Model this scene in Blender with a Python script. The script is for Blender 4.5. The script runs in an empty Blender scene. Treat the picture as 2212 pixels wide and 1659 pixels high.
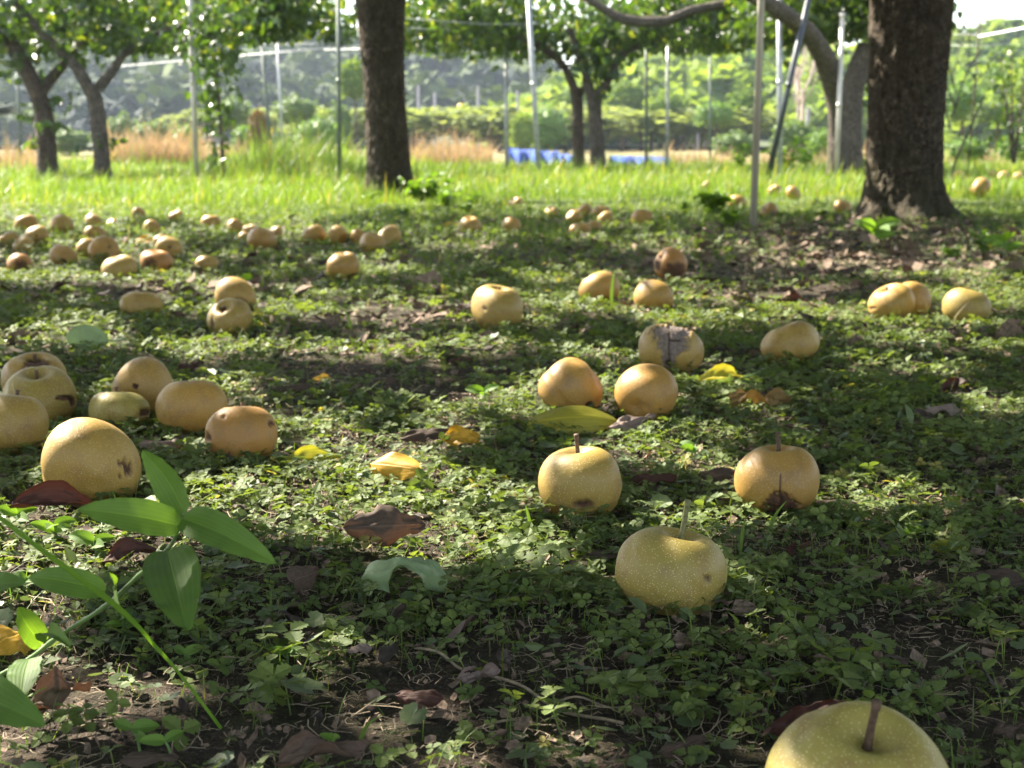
import bpy, math, random
import numpy as np
from mathutils import Vector, Matrix

SC = bpy.context.scene
COL = SC.collection
R = math.radians
random.seed(7)
rng = np.random.default_rng(7)

# ------------------------------------------------------------------ camera
F, CX, CY = 3195.0, 1106.0, 829.5          # photograph measured at 2212 x 1659
CAMH, PITCH = 0.4375, R(9.2)
cam_d = bpy.data.cameras.new('camera')
cam_d.sensor_width = 36
cam_d.lens = 36 * F / 2212
cam_d.clip_start = 0.05
cam_d.clip_end = 6000
cam_d.dof.use_dof = True
cam_d.dof.focus_distance = 1.38
cam_d.dof.aperture_fstop = 13.0
cam = bpy.data.objects.new('camera', cam_d)
COL.objects.link(cam)
cam.location = (0, 0, CAMH)
cam.rotation_euler = (math.pi / 2 - PITCH, 0, 0)
SC.camera = cam

# ------------------------------------------------------------------ light
SUN_AZ, SUN_EL = R(52), R(42)               # azimuth to the left of straight ahead
LS = np.array([-math.sin(SUN_AZ) * math.cos(SUN_EL), math.cos(SUN_AZ) * math.cos(SUN_EL), math.sin(SUN_EL)])
world = bpy.data.worlds.new('World')
SC.world = world
world.use_nodes = True
wn, wl = world.node_tree.nodes, world.node_tree.links
wn.clear()
sky = wn.new('ShaderNodeTexSky')
sky.sky_type = 'NISHITA'
sky.sun_disc = False
sky.sun_elevation = SUN_EL
sky.sun_rotation = -SUN_AZ
sky.dust_density = 1.0
sky.air_density = 1.0
bg = wn.new('ShaderNodeBackground')
bg.inputs['Strength'].default_value = 0.10
wo = wn.new('ShaderNodeOutputWorld')
hs = wn.new('ShaderNodeHueSaturation')
hs.inputs['Saturation'].default_value = 0.55
wl.new(sky.outputs[0], hs.inputs['Color'])
wl.new(hs.outputs[0], bg.inputs[0])
wl.new(bg.outputs[0], wo.inputs[0])
sun_d = bpy.data.lights.new('sun', 'SUN')
sun_d.energy = 5.0
sun_d.angle = R(0.53)
sun_d.color = (1.0, 0.91, 0.77)
sun = bpy.data.objects.new('sun', sun_d)
COL.objects.link(sun)
sun.rotation_euler = Vector(LS.tolist()).to_track_quat('Z', 'Y').to_euler()
sun.location = (-20, 15, 20)
SC.view_settings.view_transform = 'Standard'
SC.view_settings.look = 'None'
SC.view_settings.exposure = 2.6
SC.view_settings.gamma = 1.0
SC.view_settings.use_curve_mapping = False
SC.cycles.max_bounces = 7
SC.cycles.diffuse_bounces = 4
SC.cycles.glossy_bounces = 2
SC.cycles.transmission_bounces = 4
SC.cycles.volume_bounces = 0
SC.cycles.caustics_reflective = False
SC.cycles.caustics_refractive = False
SC.cycles.use_denoising = True
SC.cycles.sample_clamp_indirect = 6

# ------------------------------------------------------------------ picture <-> place
cf = np.array([0, math.cos(PITCH), -math.sin(PITCH)])
cu = np.array([0, math.sin(PITCH), math.cos(PITCH)])
cr = np.array([1.0, 0, 0])
c0 = np.array([0, 0, CAMH])


def pt(x, y, d):
    return c0 + d * (cf + cr * (x - CX) / F - cu * (y - CY) / F)


def gp(x, y, z=0.0):
    ray = cf + cr * (x - CX) / F - cu * (y - CY) / F
    t = (z - CAMH) / ray[2]
    return c0 + t * ray


def proj(P):
    q = np.asarray(P) - c0
    d = q @ cf
    d = np.where(np.abs(d) < 1e-6, 1e-6, d)
    return CX + F * (q @ cr) / d, CY - F * (q @ cu) / d, d


# ------------------------------------------------------------------ helpers
def vn(x, y, s, seed=0):
    """smooth value noise 0..1, cell size s"""
    x = np.asarray(x, float) / s + 1000.3 + seed * 17.7
    y = np.asarray(y, float) / s + 1000.7 + seed * 9.1
    xi, yi = np.floor(x).astype(np.int64), np.floor(y).astype(np.int64)
    fx, fy = x - xi, y - yi
    fx, fy = fx * fx * (3 - 2 * fx), fy * fy * (3 - 2 * fy)

    def h(a, b):
        n = (a * 374761393 + b * 668265263 + seed * 1442695) & 0x7fffffff
        n = ((n ^ (n >> 13)) * 1274126177) & 0x7fffffff
        return ((n ^ (n >> 16)) & 0xffff) / 65535.0
    return (h(xi, yi) * (1 - fx) + h(xi + 1, yi) * fx) * (1 - fy) + (h(xi, yi + 1) * (1 - fx) + h(xi + 1, yi + 1) * fx) * fy


TR = gp(1950, 486)      # foot of the big right trunk
TL = gp(845, 428)       # foot of the big left trunk


def gh(x, y):
    x = np.asarray(x, float)
    y = np.asarray(y, float)
    h = 0.016 * (vn(x, y, .45, 1) - .5) + 0.010 * (vn(x, y, .11, 2) - .5)
    h = h + 0.05 * np.exp(-((x - TR[0]) ** 2 + (y - TR[1]) ** 2) / .35)
    h = h + 0.03 * np.exp(-((x - TL[0]) ** 2 + (y - TL[1]) ** 2) / .3)
    far = np.clip((y - 12) / 25, 0, 1)
    return h * (1 - far) + far * 0.25 * (vn(x, y, 9, 5) - .6)


def mesh(name, V, FL, tint=None, smooth=False, extra=None):
    """V (n,3); FL list of (m,k) index arrays"""
    me = bpy.data.meshes.new(name)
    V = np.ascontiguousarray(V, np.float32)
    me.vertices.add(len(V))
    me.vertices.foreach_set('co', V.ravel())
    if not isinstance(FL, list):
        FL = [FL]
    FL = [np.asarray(f, np.int32) for f in FL if len(f)]
    tot = sum(f.size for f in FL)
    me.loops.add(tot)
    me.loops.foreach_set('vertex_index', np.concatenate([f.ravel() for f in FL]))
    n = sum(len(f) for f in FL)
    me.polygons.add(n)
    counts = np.concatenate([np.full(len(f), f.shape[1], np.int32) for f in FL])
    st = np.concatenate([[0], np.cumsum(counts)[:-1]]).astype(np.int32)
    me.polygons.foreach_set('loop_start', st)
    me.polygons.foreach_set('use_smooth', np.full(n, smooth, bool))
    if tint is not None:
        a = me.attributes.new('tint', 'FLOAT', 'POINT')
        a.data.foreach_set('value', np.ascontiguousarray(tint, np.float32))
    for k, v in (extra or {}).items():
        a = me.attributes.new(k, 'FLOAT', 'POINT')
        a.data.foreach_set('value', np.ascontiguousarray(v, np.float32))
    me.update(calc_edges=True)
    return me


def link(name, me, mat=None, parent=None):
    o = bpy.data.objects.new(name, me)
    COL.objects.link(o)
    if mat is not None and me is not None and len(me.materials) == 0:
        me.materials.append(mat)
    if parent is not None:
        o.parent = parent
    return o


def tag(o, label=None, cat=None, group=None, kind=None):
    if label:
        o['label'] = label
    if cat:
        o['category'] = cat
    if group:
        o['group'] = group
    if kind:
        o['kind'] = kind
    return o


def empty(name, loc):
    o = bpy.data.objects.new(name, None)
    COL.objects.link(o)
    o.location = Vector([float(v) for v in loc])
    o.empty_display_size = .1
    return o


class Acc:
    """collects geometry for one mesh"""

    def __init__(s):
        s.V, s.F, s.T, s.E, s.n = [], {}, [], {}, 0

    def add(s, V, FS, T=None, **ex):
        V = np.asarray(V, float).reshape(-1, 3)
        if not isinstance(FS, list):
            FS = [FS]
        for f in FS:
            f = np.asarray(f)
            if len(f):
                s.F.setdefault(f.shape[1], []).append(f + s.n)
        s.V.append(V)
        s.T.append(np.zeros(len(V)) if T is None else np.broadcast_to(T, (len(V),)))
        for k, v in ex.items():
            s.E.setdefault(k, []).append(np.broadcast_to(v, (len(V),)))
        s.n += len(V)

    def mesh(s, name, smooth=False, origin=(0, 0, 0)):
        ex = {k: np.concatenate(v) for k, v in s.E.items()}
        return mesh(name, np.concatenate(s.V) - np.array(origin), [np.concatenate(v) for v in s.F.values()], np.concatenate(s.T), smooth, ex)


def rots(yaw, tx, ty):
    """(N,3,3): Rz(yaw) Rx(tx) Ry(ty)"""
    yaw, tx, ty = np.broadcast_arrays(yaw, tx, ty)
    n = len(yaw)
    Z = np.zeros((n, 3, 3)); X = np.zeros((n, 3, 3)); Y = np.zeros((n, 3, 3))
    Z[:, 0, 0] = np.cos(yaw); Z[:, 0, 1] = -np.sin(yaw); Z[:, 1, 0] = np.sin(yaw); Z[:, 1, 1] = np.cos(yaw); Z[:, 2, 2] = 1
    X[:, 0, 0] = 1; X[:, 1, 1] = np.cos(tx); X[:, 1, 2] = -np.sin(tx); X[:, 2, 1] = np.sin(tx); X[:, 2, 2] = np.cos(tx)
    Y[:, 1, 1] = 1; Y[:, 0, 0] = np.cos(ty); Y[:, 0, 2] = np.sin(ty); Y[:, 2, 0] = -np.sin(ty); Y[:, 2, 2] = np.cos(ty)
    return Z @ X @ Y


def inst(acc, PV, PF, pos, rot, sc, tint):
    PV = np.asarray(PV, float)
    N, n = len(pos), len(PV)
    if N == 0:
        return
    sc = np.asarray(sc, float)
    if sc.ndim == 1:
        sc = sc[:, None].repeat(3, 1)
    V = np.einsum('nij,nkj->nki', rot, PV[None] * sc[:, None, :]) + pos[:, None, :]
    off = (np.arange(N) * n)[:, None, None]
    FS = [(np.asarray(f)[None] + off).reshape(-1, np.asarray(f).shape[1]) for f in (PF if isinstance(PF, list) else [PF])]
    acc.add(V.reshape(-1, 3), FS, np.repeat(tint, n))


def tube(path, rad, n=8, cap=True, rough=0.0, seed=0, vcell=.2):
    path = np.asarray(path, float)
    m = len(path)
    rad = np.broadcast_to(rad, (m,)).astype(float)
    tan = np.gradient(path, axis=0)
    tan /= np.linalg.norm(tan, axis=1)[:, None]
    ref = np.array([0, 1.0, 0]) if abs(tan[0][1]) < .8 else np.array([1.0, 0, 0])
    V = []
    a = np.linspace(0, 2 * math.pi, n, endpoint=False)
    u = np.cross(ref, tan[0]); u /= np.linalg.norm(u)
    L = 0
    for i in range(m):
        u = u - tan[i] * (u @ tan[i]); u /= np.linalg.norm(u)
        v = np.cross(tan[i], u)
        if i:
            L += np.linalg.norm(path[i] - path[i - 1])
        r = rad[i] * np.ones(n)
        if rough:
            r = r * (1 + rough * (vn(np.cos(a) * 1.3 + 5, np.sin(a) * 1.3 + L / vcell, .5, seed) - .5))
        V.append(path[i] + np.outer(np.cos(a) * r, u) + np.outer(np.sin(a) * r, v))
    V = np.concatenate(V)
    i = np.arange(m - 1)[:, None] * n
    j = np.arange(n)[None]
    jn = (j + 1) % n
    Q = np.stack([i + j, i + jn, i + n + jn, i + n + j], -1).reshape(-1, 4)
    FS = [Q]
    if cap:
        V = np.concatenate([V, path[:1], path[-1:]])
        b, t = m * n, m * n + 1
        j = np.arange(n); jn = (j + 1) % n
        FS.append(np.concatenate([np.stack([np.full(n, b), jn, j], 1), np.stack([np.full(n, t), (m - 1) * n + j, (m - 1) * n + jn], 1)]))
    return V, FS


def spline(P, k=6):
    P = np.asarray(P, float)
    if len(P) < 3:
        t = np.linspace(0, 1, k + 1)[:, None]
        return P[0] * (1 - t) + P[-1] * t
    Q = np.vstack([2 * P[0] - P[1], P, 2 * P[-1] - P[-2]])
    out = []
    for i in range(1, len(Q) - 2):
        for t in np.linspace(0, 1, k, endpoint=False):
            out.append(.5 * (2 * Q[i] + (Q[i + 1] - Q[i - 1]) * t + (2 * Q[i - 1] - 5 * Q[i] + 4 * Q[i + 1] - Q[i + 2]) * t * t + (-Q[i - 1] + 3 * Q[i] - 3 * Q[i + 1] + Q[i + 2]) * t ** 3))
    out.append(P[-1])
    return np.array(out)


# ------------------------------------------------------------------ materials
class NT:
    def __init__(s, name):
        s.m = bpy.data.materials.new(name)
        s.m.use_nodes = True
        s.t = s.m.node_tree
        s.t.nodes.clear()
        s.out = s.t.nodes.new('ShaderNodeOutputMaterial')

    def n(s, typ, ins=None, **at):
        nd = s.t.nodes.new('ShaderNode' + typ)
        for k, v in at.items():
            setattr(nd, k, v)
        for k, v in (ins or {}).items():
            sock = nd.inputs[k]
            if hasattr(v, 'links'):
                s.t.links.new(v, sock)
            elif isinstance(v, tuple) and len(v) == 3 and sock.type == 'RGBA':
                sock.default_value = (*v, 1)
            else:
                sock.default_value = v
        return nd

    def mix(s, f, a, b, mode='MIX'):
        nd = s.n('Mix', data_type='RGBA', blend_type=mode)
        for sock, v in ((nd.inputs[0], f), (nd.inputs[6], a), (nd.inputs[7], b)):
            if hasattr(v, 'links'):
                s.t.links.new(v, sock)
            else:
                sock.default_value = (*v, 1) if isinstance(v, tuple) else v
        return nd.outputs[2]

    def ramp(s, f, lo, hi, a=0.0, b=1.0):
        nd = s.n('MapRange', {0: f, 1: lo, 2: hi, 3: a, 4: b})
        return nd.outputs[0]

    def math(s, op, a, b=0.0):
        return s.n('Math', {0: a, 1: b}, operation=op).outputs[0]

    def noise(s, scale, detail=3, vec=None, rough=.55):
        ins = {'Scale': scale, 'Detail': detail, 'Roughness': rough}
        if vec is not None:
            ins['Vector'] = vec
        return s.n('TexNoise', ins).outputs[0]

    def pos(s, kind='Object'):
        return s.n('TexCoord').outputs[kind]

    def attr(s, name, typ='GEOMETRY'):
        return s.n('Attribute', attribute_name=name, attribute_type=typ).outputs['Fac']

    def scaled(s, v, sc):
        return s.n('Mapping', {'Vector': v, 'Scale': sc}).outputs[0]

    def bump(s, h, dist, strength=1.0):
        return s.n('Bump', {'Height': h, 'Distance': dist, 'Strength': strength}).outputs[0]

    def done(s, sh):
        s.t.links.new(sh, s.out.inputs['Surface'])
        return s.m


def leaf_mat(name, c1, c2, tr=.4, rough=.45, yellow=(1.25, 1.35, .5), nscale=60, vein=False, spec=.35, c3=None):
    t = NT(name)
    tint = t.attr('tint')
    P = t.pos()
    nz = t.noise(nscale, 3, P)
    col = t.mix(tint, c1, c2)
    if c3:
        col = t.mix(t.ramp(tint, .86, .93), col, c3)
    col = t.mix(t.ramp(nz, .3, .7, 0, .35), col, tuple(v * .55 for v in c1))
    bump = t.bump(nz, .001, .5)
    if vein:
        lu = t.attr('lu')
        au = t.math('ABSOLUTE', lu)
        mid = t.ramp(au, .0, .05, 1, 0)
        st = t.math('SINE', t.math('MULTIPLY', lu, 26.0))
        col = t.mix(t.ramp(st, .5, 1, 0, .10), col, tuple(min(1, v * 1.9) for v in c2))
        col = t.mix(t.math('MULTIPLY', mid, .55), col, tuple(min(1, v * 1.7) for v in c2))
        bump = t.bump(t.math('ADD', t.math('MULTIPLY', st, .10), t.math('MULTIPLY', mid, -1.5)), .0006, .6)
    bs = t.n('BsdfPrincipled', {'Base Color': col, 'Roughness': rough, 'Specular IOR Level': spec, 'Normal': bump})
    tc = t.mix(1.0, col, yellow, 'MULTIPLY')
    tl = t.n('BsdfTranslucent', {'Color': tc})
    sh = t.n('MixShader', {0: tr, 1: bs.outputs[0], 2: tl.outputs[0]})
    return t.done(sh.outputs[0])


def plain(name, col, rough=.7, var=.35, nscale=30, metal=0.0, bump=.001, col2=None, stretch=None):
    t = NT(name)
    P = t.pos()
    if stretch:
        P = t.scaled(P, stretch)
    nz = t.noise(nscale, 4, P)
    c = t.mix(t.ramp(nz, .3, .7), tuple(v * (1 - var) for v in col), col2 or tuple(min(1, v * (1 + var)) for v in col))
    bs = t.n('BsdfPrincipled', {'Base Color': c, 'Roughness': rough, 'Metallic': metal, 'Normal': t.bump(nz, bump)})
    return t.done(bs.outputs[0])


def bark_mat(name, dark, light, sc=1.0, moss=0.0):
    t = NT(name)
    P = t.pos()
    w = t.n('VectorMath', {0: P, 1: t.n('TexNoise', {'Vector': P, 'Scale': 9.0 * sc}).outputs['Color']}, operation='ADD').outputs[0]
    v = t.n('TexVoronoi', {'Vector': t.scaled(w, (30 * sc, 30 * sc, 7.5 * sc)), 'Scale': 1.0}, feature='DISTANCE_TO_EDGE').outputs['Distance']
    n1 = t.noise(1.0, 6, t.scaled(P, (70 * sc, 70 * sc, 12 * sc)), .65)
    n2 = t.noise(5 * sc, 3, P)
    k = t.math('MULTIPLY', t.ramp(v, 0, .22), t.ramp(n1, .25, .7, .25, 1))
    c = t.mix(k, dark, light)
    c = t.mix(t.ramp(n2, .4, .7, 0, .5), c, tuple(v_ * .5 for v_ in light))
    if moss:
        z = t.n('SeparateXYZ', {0: P}).outputs[2]
        mk = t.math('MULTIPLY', t.ramp(z, .05, .55, 1, 0), t.ramp(n2, .35, .6))
        c = t.mix(t.math('MULTIPLY', mk, moss), c, (.035, .045, .012))
    bs = t.n('BsdfPrincipled', {'Base Color': c, 'Roughness': .9, 'Specular IOR Level': .2,
                                'Normal': t.bump(t.math('ADD', t.ramp(v, 0, .3), t.math('MULTIPLY', n1, .8)), .012)})
    return t.done(bs.outputs[0])


# ground: soil, rotted litter, greener past the shade
t = NT('orchard_soil')
P = t.pos()
n1, n2, n3 = t.noise(9, 4, P), t.noise(55, 5, P, .7), t.noise(240, 4, P, .7)
c = t.mix(t.ramp(n2, .35, .65), (.018, .014, .011), (.075, .056, .041))
c = t.mix(t.ramp(n3, .54, .7, 0, .7), c, (.20, .15, .105))
c = t.mix(t.math('MULTIPLY', t.ramp(n1, .45, .7), .55), c, (.045, .055, .02))
sx = t.n('SeparateXYZ', {0: P}).outputs[1]
c = t.mix(t.ramp(sx, 4.5, 9.5, 0, .75), c, t.mix(t.ramp(n2, .3, .7), (.045, .085, .014), (.11, .14, .03)))
c = t.mix(t.ramp(sx, 34, 44, 0, .8), c, t.mix(t.ramp(t.noise(.35, 4, P), .4, .6), (.07, .10, .03), (.26, .17, .09)))
h = t.math('ADD', t.math('MULTIPLY', n2, .6), t.math('MULTIPLY', n3, .4))
M_soil = t.done(t.n('BsdfPrincipled', {'Base Color': c, 'Roughness': .95, 'Specular IOR Level': .15, 'Normal': t.bump(h, .018)}).outputs[0])

# pear skin
t = NT('pear_skin')
P = t.pos()
tone = t.attr('tone', 'OBJECT')
rv = t.n('ObjectInfo').outputs['Random']
PV = t.n('VectorMath', {0: P, 1: t.n('CombineXYZ', {0: rv, 1: t.math('MULTIPLY', rv, 3.7)}).outputs[0]}, operation='ADD').outputs[0]
nb, nf = t.noise(14, 3, PV), t.noise(220, 3, PV)
green, gold, orange = (.32, .275, .068), (.335, .200, .040), (.31, .130, .028)
c = t.mix(t.ramp(tone, .02, .14), green, (.25, .195, .042))
c = t.mix(t.ramp(tone, .14, .5), c, gold)
c = t.mix(t.ramp(tone, .5, 1.0), c, orange)
c = t.mix(t.ramp(nb, .35, .72, 0, .75), c, t.mix(tone, (.27, .20, .048), (.27, .125, .030)))
c = t.mix(t.ramp(nf, .35, .65, 0, .22), c, (.28, .19, .06))
nr = t.noise(32, 5, PV, .7)
c = t.mix(t.ramp(nr, .50, .70, 0, .7), c, (.20, .115, .045))
vo = t.n('TexVoronoi', {'Vector': PV, 'Scale': 400.0, 'Randomness': .85}).outputs['Distance']
dots = t.ramp(vo, .12, .30, 1, 0)
c = t.mix(t.math('MULTIPLY', dots, t.ramp(tone, 0, .8, .75, .22)), c, (.66, .55, .27))
vs = t.n('TexVoronoi', {'Vector': PV, 'Scale': 38.0, 'Randomness': 1.0})
spk = t.math('MULTIPLY', t.ramp(vs.outputs['Distance'], .03, .055, 1, 0), t.ramp(t.n('SeparateColor', {0: vs.outputs['Color']}).outputs[0], .72, .74))
c = t.mix(t.math('MULTIPLY', spk, .8), c, (.07, .04, .02))
rot = t.attr('rot')
rg = t.attr('rotgrey', 'OBJECT')
rc = t.mix(rg, t.mix(t.ramp(nf, .3, .7), (.030, .016, .010), (.12, .055, .025)), t.mix(t.ramp(nf, .35, .65), (.11, .085, .075), (.19, .15, .13)))
c = t.mix(rot, c, rc)
c = t.mix(t.attr('crack'), c, (.035, .016, .009))
bmp = t.bump(t.math('ADD', t.math('MULTIPLY', dots, .35), t.math('ADD', t.math('MULTIPLY', nf, .5), t.math('MULTIPLY', rot, -1.5))), .0006)
bs = t.n('BsdfPrincipled', {'Base Color': c, 'Roughness': t.ramp(rot, 0, 1, .50, .85), 'Specular IOR Level': .40, 'Normal': bmp,
                            'Subsurface Weight': .12, 'Subsurface Radius': (.012, .006, .002), 'Subsurface Scale': .4})
M_pear = t.done(bs.outputs[0])
M_stem = plain('pear_stalk', (.085, .05, .028), .8, .5, 260, bump=.0006)
M_stem_g = plain('pear_stalk_green', (.13, .13, .05), .8, .4, 260, bump=.0005)
M_calyx = plain('pear_calyx', (.035, .02, .012), .9, .5, 300)

M_bark = bark_mat('dark_bark', (.018, .014, .010), (.25, .20, .145), 1.0, .6)
M_bark_far = bark_mat('orchard_bark', (.035, .026, .018), (.16, .12, .085), .5, .3)
M_bark_grey = bark_mat('grey_bark', (.035, .029, .022), (.17, .14, .105), .5, .2)
M_canopy = leaf_mat('canopy_leaf', (.026, .055, .012), (.075, .120, .018), .40, .32, (1.6, 1.7, .42), 25, spec=.5, c3=(.17, .19, .03))
M_clover = leaf_mat('clover_leaf', (.085, .130, .036), (.175, .220, .060), .38, .64, (1.4, 1.4, .5), 220, spec=.32, c3=(.34, .29, .09))
M_round = leaf_mat('pennywort_leaf', (.085, .125, .055), (.15, .19, .085), .30, .52, (1.2, 1.2, .55), 200, spec=.35)
M_grass = leaf_mat('grass_blade', (.075, .140, .018), (.170, .225, .034), .50, .42, (1.45, 1.45, .45), 20, c3=(.36, .29, .10))
M_finegrass = leaf_mat('fine_grass_blade', (.075, .14, .028), (.15, .21, .045), .40, .5, (1.2, 1.3, .5), 30, c3=(.33, .26, .13))
M_weed = leaf_mat('weed_leaf', (.07, .15, .018), (.15, .24, .028), .45, .4, (1.3, 1.35, .4), 30)
M_dry = leaf_mat('dry_grass_blade', (.26, .19, .10), (.40, .27, .15), .35, .8, (1.1, 1.0, .8), 20, c3=(.20, .22, .06))
M_straw = plain('straw', (.22, .17, .11), .85, .5, 90)
M_crumb = plain('soil_crumb', (.050, .038, .029), .95, .5, 120, bump=.002)
M_frag = plain('rotted_leaf_fragment', (.15, .105, .072), .9, .6, 160)
M_day = leaf_mat('dayflower_leaf', (.090, .180, .034), (.140, .235, .050), .52, .6, (1.5, 1.5, .3), 40, vein=True, spec=.4)
M_daystem = plain('dayflower_stem', (.10, .17, .045), .5, .25, 60)
M_brown = leaf_mat('brown_leaf', (.050, .036, .027), (.105, .074, .054), .10, .8, (1.3, .8, .5), 260, spec=.2, vein=True)
M_redbrown = leaf_mat('red_brown_leaf', (.050, .020, .014), (.070, .036, .025), .07, .7, (1.5, .8, .5), 240, spec=.25, vein=True)
M_greyleaf = leaf_mat('grey_brown_leaf', (.16, .115, .095), (.22, .165, .14), .10, .7, (1.2, .9, .7), 120, vein=True)
M_wither = leaf_mat('withered_leaf', (.030, .022, .018), (.085, .055, .042), .06, .75, (1.3, .8, .5), 160, c3=(.24, .16, .12))
M_ybrown = leaf_mat('yellow_brown_leaf', (.14, .09, .035), (.26, .17, .05), .15, .7, (1.2, 1.0, .5), 90, vein=True)
M_yellow = leaf_mat('yellow_leaf', (.46, .27, .030), (.56, .34, .04), .35, .5, (1.15, 1.0, .5), 70, vein=True)
M_yelgreen = leaf_mat('yellow_green_leaf', (.20, .23, .03), (.42, .36, .04), .35, .5, (1.2, 1.1, .5), 30, vein=True)
M_palegreen = leaf_mat('pale_green_leaf', (.20, .28, .13), (.25, .33, .17), .25, .5, (1.0, 1.1, .6), 60)
M_lime = leaf_mat('lime_leaf', (.25, .42, .03), (.32, .48, .05), .5, .4, (1.2, 1.2, .5), 60)
M_pipe = plain('galvanised_pipe', (.30, .31, .30), .5, .3, 14, .4, .0005)
M_piperust = plain('weathered_pipe', (.42, .39, .33), .5, .35, 12, .35, .0008, stretch=(1, 1, .2))
M_pipedark = plain('black_pipe', (.030, .036, .040), .45, .3, 20, .3)
M_pipegreen = plain('dull_green_pipe', (.09, .11, .085), .6, .35, 16, .3)
M_white = plain('white_pipe', (.75, .76, .78), .35, .12, 20, .0)
M_conc = plain('concrete_post', (.26, .25, .27), .9, .2, 5)
M_tarp = plain('blue_tarpaulin', (.002, .036, .20), .9, .35, 3, bump=.01)
M_ballY = plain('yellow_ball', (.75, .42, .04), .45, .15, 8)
M_wood1 = leaf_mat('shade_toned_wood_leaf', (.010, .024, .018), (.085, .120, .022), .15, .9, (1.1, 1.2, .5), 2)  # shade on the far hill's face is put into this dark leaf colour
M_wood2 = leaf_mat('sun_toned_wood_leaf', (.060, .115, .026), (.220, .285, .055), .40, .9, (1.4, 1.4, .5), 2, spec=.1)  # lighter leaf colour carries the sunlight on the right slope
M_bush = leaf_mat('bush_leaf', (.080, .13, .045), (.20, .27, .085), .35, .7, (1.1, 1.2, .6), 3)
M_bush2 = leaf_mat('bright_bush_leaf', (.09, .17, .030), (.17, .26, .05), .40, .6, (1.1, 1.2, .5), 3)
M_orch = leaf_mat('far_orchard_leaf', (.15, .19, .07), (.30, .35, .13), .5, .8, (1.2, 1.2, .6), 4, spec=.1)
M_rust = leaf_mat('rusty_dry_leaf', (.10, .05, .028), (.20, .10, .055), .15, .8, (1.2, .9, .7), 4)
M_deadwood = plain('dead_wood', (.42, .33, .29), .9, .2, 8)
M_hill = plain('hill_ground', (.045, .06, .025), .95, .4, .3, bump=.0)

# ------------------------------------------------------------------ ground sheet
ys = np.concatenate([np.linspace(-3, .8, 12), np.geomspace(.85, 14, 330), np.geomspace(14.3, 3000, 110)])
us = np.sign(np.linspace(-1, 1, 241)) * np.abs(np.linspace(-1, 1, 241)) ** 1.25
Yg, Ug = np.meshgrid(ys, us, indexing='ij')
Xg = Ug * (np.maximum(Yg, 1.2) * .55 + 3.2 + np.clip(Yg - 15, 0, 1e9) * 2.6)
Zg = gh(Xg, Yg)
nz_ = (vn(Xg, Yg, .035, 8) - .5) * .006 * np.clip((6 - Yg) / 3, 0, 1)
Zg = Zg + nz_
nY, nX = Yg.shape
i = np.arange(nY - 1)[:, None] * nX
j = np.arange(nX - 1)[None]
Q = np.stack([i + j, i + j + 1, i + nX + j + 1, i + nX + j], -1).reshape(-1, 4)
g = link('ground', mesh('ground', np.stack([Xg, Yg, Zg], -1).reshape(-1, 3), Q, smooth=True), M_soil)
tag(g, 'orchard ground of dark soil and litter', kind='structure')

# ------------------------------------------------------------------ hills behind
RL = np.array([(-900, 150), (-300, 125), (0, 122), (200, 118), (400, 120), (600, 114), (720, 120), (800, 108), (950, 104), (1040, 100), (1100, 128), (1150, 162), (1195, 200), (1300, 215), (1500, 260), (1700, 280), (3200, 290)])
RR = np.array([(-900, 318), (900, 310), (1080, 285), (1170, 258), (1230, 212), (1290, 170), (1390, 138), (1440, 122), (1500, 104), (1580, 112), (1700, 106), (1760, 122), (1820, 150), (1900, 150), (2060, 128), (2120, 108), (2212, 112), (2700, 90), (3200, 100)])


def hill(name, ridge, dn, df, ybase, label):
    xs = np.linspace(-3000, 5200, 150)
    s = np.concatenate([np.linspace(0, 1, 16), [1.15, 1.4]])
    V = []
    for a in s:
        for x in xs:
            yr = np.interp(x, ridge[:, 0], ridge[:, 1]) + 34
            aa = min(a, 1)
            d = dn + (df - dn) * a
            y = ybase + (yr - ybase) * aa ** .85
            p = pt(x, y, d)
            if a > 1:
                p[2] = pt(x, yr, df)[2] * (1 - (a - 1) * 1.2)
            V.append(p)
    n = len(xs)
    i = np.arange(len(s) - 1)[:, None] * n
    j = np.arange(n - 1)[None]
    Q = np.stack([i + j, i + j + 1, i + n + j + 1, i + n + j], -1).reshape(-1, 4)
    o = link(name, mesh(name, np.array(V), Q, smooth=True), M_hill)
    tag(o, label, kind='structure')


hill('hill', RL, 170, 260, 318, 'wooded hill rising behind the orchards')
hill('hill', RR, 120, 185, 316, 'sunny wooded hillside on the right')


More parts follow.
